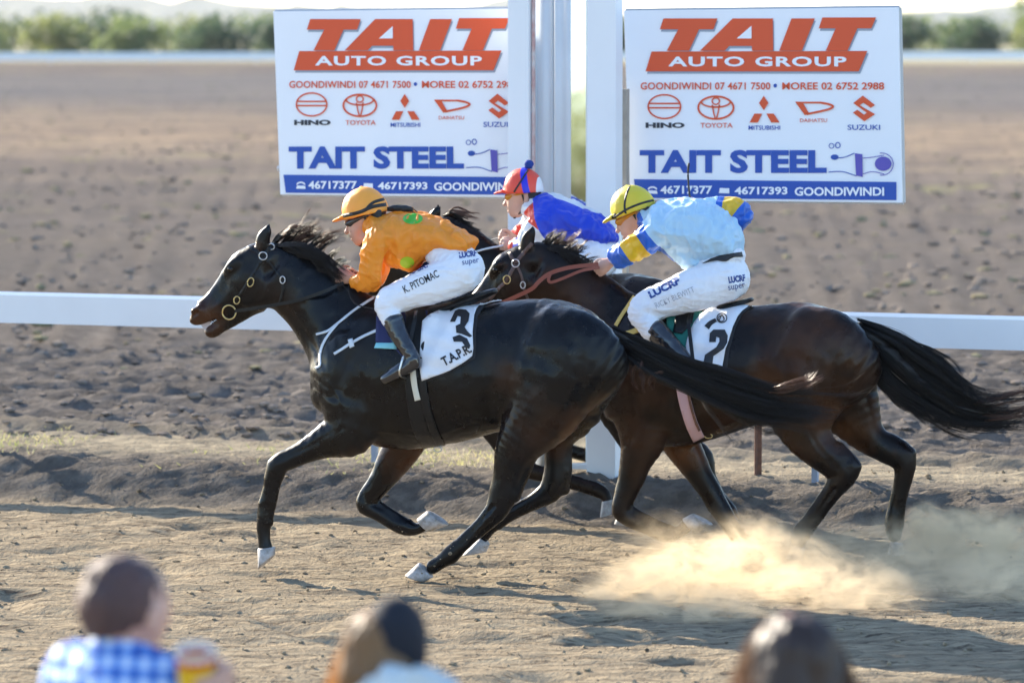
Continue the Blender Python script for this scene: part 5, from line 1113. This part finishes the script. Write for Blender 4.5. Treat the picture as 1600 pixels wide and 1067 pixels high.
# ================================================================== SPECTATORS IN THE FOREGROUND
def bystander(label, px, depth, top_py, headw, m_shirt, m_hair, hair_fn, build=1.0, cat='spectator', face_dir=-20, hat=None, sh=0.0):
    pl = Plane(px, depth, 0); top = pl.at(px, top_py); H = top.z; hw = headw/2; X, Y = top.x, top.y
    root = thing('person', (X, Y, 0), label, cat, 'spectators watching from the near side'); fwd = Vector((math.sin(R(face_dir)), math.cos(R(face_dir)), 0)); sd_ = Vector((fwd.y, -fwd.x, 0))
    o = Vector((X, Y, 0)); P = lambda a, b, z: o+sd_*a+fwd*b+Vector((0, 0, z))
    hc = H-.118; n = tuple(fwd)
    B = Field(.008)
    B.raw([P(0, -.012, hc+.01), P(0, .012, hc+.015)], [hw, hw], [.10, .10], n, .02)
    B.raw([P(0, .025, hc-.03), P(0, .035, hc-.085)], [hw*.85, hw*.55], [.075, .05], n, .03)
    B.raw([P(0, .10, hc-.01), P(0, .118, hc-.035)], [.012, .017], [.014, .016], n, .012)
    for q_ in (-1, 1):
        B.raw([P(q_*hw*.98, 0, hc+.005), P(q_*hw*1.05, -.005, hc-.035)], [.012, .010], [.026, .018], n, .008)
        B.raw([P(q_*.03, .088, hc+.01)], [.015], [.01], n, .006, 'sub') if False else None
    B.raw([P(0, 0, hc-.06), P(0, -.02, H-.31+sh)], [.058*build, .075*build], [.058*build, .07*build], n, .03)
    B.raw([P(0, -.01, H-.36+sh), P(0, 0, H*.60), P(0, 0, H*.50)], [.16*build, .13*build, .15*build], [.09, .09*build, .11], n, .05)
    for q_ in (-1, 1):
        B.raw([P(q_*.15*build, -.01, H-.33+sh), P(q_*.21*build, .0, H*.64), P(q_*.20*build, .16, H*.60)], [.045, .036, .026], [.045, .036, .026], n, .04)
        B.raw([P(q_*.08, 0, H*.5), P(q_*.09, .01, H*.28), P(q_*.09, 0, .08)], [.085, .058, .04], [.085, .058, .04], n, .05)
        B.raw([P(q_*.09, -.03, .05), P(q_*.10, .14, .04)], [.035, .035], [.035, .03], n, .03)
        for f_ in range(4): B.raw([P(q_*.20*build+(f_-1.5)*.018, .18, H*.60), P(q_*.20*build+(f_-1.5)*.018, .245-.01*abs(f_-1.2), H*.598), P(q_*.20*build+(f_-1.5)*.018, .255, H*.575)], [.009]*3, [.009]*3, n, .006)
        B.raw([P(q_*.17*build, .17, H*.605), P(q_*.15*build, .22, H*.61)], [.010, .009], [.01, .009], n, .008)
    link_mesh('body', B.mesh('body', 2), M_SKIN, root)
    F = Field(.009)
    F.raw([P(0, -.025, H-.285+sh), P(0, -.015, H-.36+sh), P(0, 0, H*.66), P(0, 0, H*.52)], [.085*build, .185*build, .165*build, .185*build], [.075, .12*build, .125*build, .13*build], n, .05)
    for q_ in (-1, 1): F.raw([P(q_*.15*build, -.01, H-.335+sh), P(q_*.20*build, -.01, H*.72), P(q_*.21*build, .03, H*.66)], [.075, .066, .06], [.075, .066, .06], n, .05)
    link_mesh('shirt', F.mesh('shirt', 2, wrinkle(.006, 7)), m_shirt, root)
    F = Field(.012)
    for q_ in (-1, 1): F.raw([P(q_*.085, 0, H*.53), P(q_*.095, .01, H*.28), P(q_*.095, 0, .07)], [.12, .085, .07], [.12, .085, .07], n, .06)
    link_mesh('trousers', F.mesh('trousers', 2), mat('dark_trousers', (.03, .035, .05), .9), root)
    if hair_fn:
        F = Field(.008); hair_fn(F, P, hc, hw, n, H); link_mesh('hair', F.mesh('hair', 2, lambda V: (fbm(V*np.array([60, 60, 14]), 3)*.012).astype(np.float32)), m_hair, root)
    if hat:
        F = Field(.007); hat(F, P, hc, hw, n, H); link_mesh('hat', F.mesh('hat', 2), mat('black_felt', (.01, .012, .02), .9), root)
    return root, P, H
def plaid():
    m = mat('blue_plaid', (.03, .14, .50), .8); t = m.node_tree; L = t.links.new; p = t.nodes['Principled BSDF']; tc = nd(t, 'ShaderNodeTexCoord')
    sx = nd(t, 'ShaderNodeSeparateXYZ'); L(tc.outputs['Object'], sx.inputs[0]); o_ = []
    for ax, f in (('X', 150), ('Z', 150)):
        a = nd(t, 'ShaderNodeMath', operation='MULTIPLY'); a.inputs[1].default_value = f; L(sx.outputs[ax], a.inputs[0]); b = nd(t, 'ShaderNodeMath', operation='SINE'); L(a.outputs[0], b.inputs[0]); c = nd(t, 'ShaderNodeMath', operation='GREATER_THAN'); c.inputs[1].default_value = .0; L(b.outputs[0], c.inputs[0]); o_.append(c.outputs[0])
    ad_ = nd(t, 'ShaderNodeMath', operation='ADD'); L(o_[0], ad_.inputs[0]); L(o_[1], ad_.inputs[1]); r = nd(t, 'ShaderNodeValToRGB'); r.color_ramp.interpolation = 'CONSTANT'
    h = nd(t, 'ShaderNodeMath', operation='MULTIPLY'); h.inputs[1].default_value = .5; L(ad_.outputs[0], h.inputs[0]); L(h.outputs[0], r.inputs[0])
    r.color_ramp.elements[0].color = (.015, .07, .38, 1); r.color_ramp.elements[1].position = .4; r.color_ramp.elements[1].color = (.10, .28, .70, 1); e = r.color_ramp.elements.new(.8); e.color = (.62, .72, .88, 1)
    L(r.outputs[0], p.inputs['Base Color']); return m
def n_cut(P): return (P(0, 1, 0)-P(0, 0, 0))*.6+Vector((0, 0, -1))
def hair_bald(F, P, hc, hw, n, H):
    F.raw([P(0, -.012, hc+.028), P(0, -.025, hc+.012), P(0, -.032, hc-.008)], [hw*1.03, hw*1.04, hw*.95], [.100, .092, .08], n, .02); F.cut(P(0, -.05, hc-.035), n_cut(P))
def hair_bun(F, P, hc, hw, n, H):
    F.raw([P(0, -.02, hc+.03), P(0, -.045, hc-.03), P(0, -.05, hc-.13), P(0, -.05, hc-.22)], [hw*1.04, hw*1.1, hw*1.05, hw*.8], [.105, .085, .06, .04], n, .03)
def hair_long(F, P, hc, hw, n, H):
    F.raw([P(0, -.02, hc+.02), P(0, -.04, hc-.04), P(0, -.055, hc-.16), P(0, -.06, hc-.30)], [hw*1.12, hw*1.3, hw*1.5, hw*1.5], [.115, .10, .07, .05], n, .03)
M_GREYHAIR = mat('short_dark_hair', (.10, .05, .045), .6, bump=.6, bscale=120, col2=(.06, .03, .028), vscale=12)
sp1, PP, HH = bystander('balding man in a blue and white plaid shirt holding up a yellow cup', 196, 9.4, 868, .175, plaid(), M_GREYHAIR, hair_bald, build=.98, face_dir=38, sh=.05)
def hat_fn(F, P, hc, hw, n, H):
    F.raw([P(.028, -.02, hc+.035), P(.03, .0, hc+.05)], [hw*.95, hw*.85], [.105, .11], n, .02)
M_BLOND = mat('golden_hair', (.24, .13, .055), .5, bump=.5, bscale=60, trans=.3, stretch=(1, 1, .2)); M_BRUN = mat('dark_brown_hair', (.035, .018, .012), .5, bump=.5, bscale=60, trans=.12, stretch=(1, 1, .2))
sp2, _, _ = bystander('woman with golden hair under a black hat and a pale grey scarf', 598, 9.3, 948, .165, mat('pale_grey_wool', (.50, .53, .52), .9, bump=.4, bscale=40), M_BLOND, hair_bun, build=.92, face_dir=12, hat=hat_fn)
F = Field(.01); c_ = sp2.location; F.raw([(c_.x-.03, c_.y-.12, 1.355), (c_.x+.04, c_.y-.14, 1.385), (c_.x+.11, c_.y-.10, 1.37), (c_.x+.13, c_.y+.03, 1.33)], [.04, .06, .055, .04], [.04, .06, .05, .04], (0, 1, 0), .03)
link_mesh('scarf', F.mesh('scarf', 2, wrinkle(.012, 14)), mat('pale_scarf', (.55, .60, .60), .9), sp2)
sp3, _, _ = bystander('woman with long dark brown hair at the right end of the foreground', 1240, 9.0, 955, .17, mat('black_jacket', (.015, .015, .02), .8), M_BRUN, hair_long, build=.92, face_dir=-8)
def fringe(name, root, c, rx, ry, rz, n, ln, m, droop=.6, r=.0011):
    V = []; F = []
    for i in range(n):
        d = Vector((random.gauss(0, 1), random.gauss(0, 1), abs(random.gauss(0, 1))*.9-.35)).normalized(); p = c+Vector((d.x*rx, d.y*ry, d.z*rz)); v = (d+Vector([random.gauss(0, .35) for _ in range(3)])).normalized(); b = len(V)
        for k in range(6):
            q = p+v*ln*.25*k/5*1.0+Vector((0, 0, -1))*ln*droop*(k/5)**1.3+Vector((math.sin(k+i), math.cos(k*1.3+i), 0))*ln*.03*k; rr = r*(1-.13*k)
            V += [q+Vector((0, 0, rr)), q+Vector((rr, -rr*.5, -rr*.5)), q+Vector((-rr, rr*.5, -rr*.5))]
            if k:
                for e in range(3): F.append((b+3*(k-1)+e, b+3*(k-1)+(e+1) % 3, b+3*k+(e+1) % 3, b+3*k+e))
    return pyd(name, V, F, m, root, True)
random.seed(21)
hc_ = lambda sp, px, d, top: Plane(px, d, 0).at(px, top)-Vector((0, 0, .118))
cup_tilt = R(15)
fringe('loose_hair', sp1, hc_(sp1, 196, 9.4, 868), .092, .103, .116, 220, .020, mat('pale_rimlight_tips', (.62, .40, .28), .5, trans=.45), .1, .0007)  # pale strands over dark hair: backlit rim put into their colour
fringe('loose_hair', sp2, hc_(sp2, 598, 9.3, 948)+Vector((-.016, 0, -.02)), .088, .10, .100, 1500, .09, mat('golden_rimlight_tips', (.60, .30, .08), .45, trans=.4), .9)  # brighter gold than the hair itself, painting the rim light
fringe('loose_hair', sp3, hc_(sp3, 1240, 9.0, 955)+Vector((0, 0, -.01)), .112, .115, .13, 1700, .12, mat('brown_rimlight_tips', (.22, .10, .04), .45, trans=.35), 1.0)  # lighter brown strands paint a rim of light round the dark hair
# cup in the bald man's hand, raised in front of him
CPp = Plane(307, 9.2, 0); ctop = CPp.at(306, 1012); cup = thing('cup', ctop-Vector((0, 0, .10)), 'yellow paper cup with a white rim raised by the balding man', 'cup')
V = []; F = []
prof = [(.030, -.10), (.0305, -.098), (.0385, 0), (.0405, .003), (.0385, .005), (.036, 0), (.029, -.094), (.001, -.094)]
for r_, z_ in prof:
    for i in range(28): a = 2*math.pi*i/28; V.append(ctop+Vector((r_*1.15*math.cos(a), r_*1.15*math.sin(a), z_)))
for j in range(len(prof)-1):
    for i in range(28): F.append((j*28+i, j*28+(i+1) % 28, (j+1)*28+(i+1) % 28, (j+1)*28+i))
F.append(tuple(range(28))[::-1])
zc = [((.85, .82, .78), [(ctop-Vector((0, 0, .012)), Vector((0, 0, 1)))]), ((.72, .10, .03), [(ctop-Vector((0, 0, .012)), Vector((0, 0, -1))), (ctop-Vector((0, 0, .026)), Vector((0, 0, 1)))])]
pyd('cup_body', V, F, zoned('paper_cup', (.92, .66, .03), zc, ctop-Vector((0, 0, .10)), rough=.5, trans=.35), cup, True)
cup.rotation_euler = (cup_tilt, 0, 0)
# arm holding the cup: part of his figure
F = Field(.0065); e0 = sp1.location+Vector((.20, .04, 1.30)); hnd = ctop+Vector((.02, .01, -.07))
F.raw([e0, (e0+hnd)/2+Vector((.05, -.03, -.12)), hnd+Vector((.02, -.01, -.03))], [.05, .042, .030], [.05, .042, .030], (0, 1, 0), .03)
for k in range(4):
    z = -.062-.015*k; F.raw([ctop+Vector((.05, .0, z)), ctop+Vector((.042, -.026, z)), ctop+Vector((.022, -.043, z)), ctop+Vector((.004, -.046+.002*k, z))], [.010, .010, .009, .008], [.010, .010, .009, .008], (0, 0, 1), .006)
F.raw([ctop+Vector((.055, .0, -.05)), ctop+Vector((.04, .035, -.03)), ctop+Vector((.005, .052, -.025))], [.012, .011, .009], [.012, .011, .009], (0, 0, 1), .008)
F.raw([ctop+Vector((.062, -.005, -.05)), ctop+Vector((.06, -.005, -.10))], [.022, .026], [.02, .024], (0, 1, 0), .02)
link_mesh('raised_arm', F.mesh('raised_arm', 2), M_SKIN, sp1)
# ================================================================== DUST
def dust():
    bm = bmesh.new(); lo = Vector((.1, 20.1, .005)); hi = Vector((3.9, 24.3, .82))
    add_box(bm, (lo+hi)/2, hi-lo)
    m = bpy.data.materials.new('dust'); m.use_nodes = True; t = m.node_tree; L = t.links.new; t.nodes.remove(t.nodes['Principled BSDF'])
    pv = nd(t, 'ShaderNodeVolumePrincipled'); pv.inputs['Color'].default_value = (.94, .77, .54, 1); pv.inputs['Anisotropy'].default_value = .12
    L(pv.outputs[0], t.nodes['Material Output'].inputs['Volume']); tc = nd(t, 'ShaderNodeTexCoord')
    D = Plane(1150, 22.2, 8)
    blobs = [((1010, 940), -1.2, .30, .18, .6, 11), ((1085, 920), -.7, .32, .21, .6, 12), ((1175, 885), -.2, .24, .24, .5, 14), ((1090, 958), -1.5, .42, .10, .45, 13), ((1240, 905), -.5, .28, .20, .4, 12), ((1300, 935), -1.0, .50, .17, .5, 11),
             ((1448, 832), .75, .11, .15, .22, 30), ((1475, 862), .6, .20, .20, .3, 34), ((1550, 885), .4, .36, .26, .5, 28), ((1560, 930), -.6, .34, .18, .5, 18), ((1390, 915), -.4, .34, .18, .4, 12), ((1080, 850), .2, .40, .16, .5, 2.0), ((1240, 850), .3, .42, .14, .5, 3.0), ((1400, 850), .3, .40, .12, .5, 3.0)]
    tot = None
    n = nd(t, 'ShaderNodeTexNoise', i_Scale=5.5, i_Detail=10.0, i_Roughness=.66, i_Distortion=1.3); mp = nd(t, 'ShaderNodeMapping'); mp.inputs['Scale'].default_value = (.8, 1, 1.25); L(tc.outputs['Object'], mp.inputs[0]); L(mp.outputs[0], n.inputs['Vector'])
    nr = nd(t, 'ShaderNodeMapRange'); nr.inputs[1].default_value = .47; nr.inputs[2].default_value = .57; nr.inputs[3].default_value = .03; L(n.outputs[0], nr.inputs[0])
    n4 = nd(t, 'ShaderNodeTexNoise', i_Scale=2.3, i_Detail=3.0, i_Roughness=.6, i_Distortion=.8); L(mp.outputs[0], n4.inputs['Vector']); r4 = nd(t, 'ShaderNodeMapRange'); r4.inputs[1].default_value = .40; r4.inputs[2].default_value = .60; r4.inputs[3].default_value = .4; L(n4.outputs[0], r4.inputs[0])
    m4 = nd(t, 'ShaderNodeMath', operation='MULTIPLY'); L(nr.outputs[0], m4.inputs[0]); L(r4.outputs[0], m4.inputs[1])
    for (px, py), w_, rx, rz, ry, dn in blobs:
        c = D.at(px, py, w_); sb = nd(t, 'ShaderNodeVectorMath', operation='SUBTRACT'); L(tc.outputs['Object'], sb.inputs[0]); sb.inputs[1].default_value = tuple(c)
        ml = nd(t, 'ShaderNodeVectorMath', operation='MULTIPLY'); L(sb.outputs[0], ml.inputs[0]); ml.inputs[1].default_value = (1/rx, 1/ry, 1/rz)
        ln = nd(t, 'ShaderNodeVectorMath', operation='LENGTH'); L(ml.outputs[0], ln.inputs[0])
        mr = nd(t, 'ShaderNodeMapRange', interpolation_type='SMOOTHSTEP'); mr.inputs[1].default_value = 1.35; mr.inputs[2].default_value = .35; mr.inputs[3].default_value = 0; mr.inputs[4].default_value = dn; L(ln.outputs['Value'], mr.inputs[0])
        if tot is None: tot = mr.outputs[0]
        else: a = nd(t, 'ShaderNodeMath', operation='ADD'); L(tot, a.inputs[0]); L(mr.outputs[0], a.inputs[1]); tot = a.outputs[0]
    mu = nd(t, 'ShaderNodeMath', operation='MULTIPLY'); L(tot, mu.inputs[0]); L(m4.outputs[0], mu.inputs[1]); L(mu.outputs[0], pv.inputs['Density'])
    o = bmobj('dust_cloud', bm, m); o['kind'] = 'stuff'; return o
dust()
random.seed(31); V = []; F = []
for i in range(260):
    px = random.choice((1120, 1180, 1250, 1300, 1460, 1540, 760, 690))+random.gauss(0, 45); py = 905+random.gauss(0, 28)-abs(random.gauss(0, 25)); pl_ = P1 if px < 850 else P2
    clod(V, F, pl_.at(px, min(py, 935), random.gauss(-.2, .25)), .003+.010*random.random()**4)
g = pyd('flying_dirt', V, F, M_SOIL, smooth=False); g['kind'] = 'stuff'

# ================================================================== AIR
bm = bmesh.new(); add_box(bm, (0, 2150, 31), (4000*2.2, 4700, 66))
hz_m = bpy.data.materials.new('haze'); hz_m.use_nodes = True; t_ = hz_m.node_tree; t_.nodes.remove(t_.nodes['Principled BSDF'])
pv_ = nd(t_, 'ShaderNodeVolumePrincipled'); pv_.inputs['Color'].default_value = (.86, .92, 1, 1); pv_.inputs['Density'].default_value = .00004; pv_.inputs['Anisotropy'].default_value = .2
t_.links.new(pv_.outputs[0], t_.nodes['Material Output'].inputs['Volume'])
hz_o = bmobj('haze', bm, hz_m); hz_o['kind'] = 'stuff'
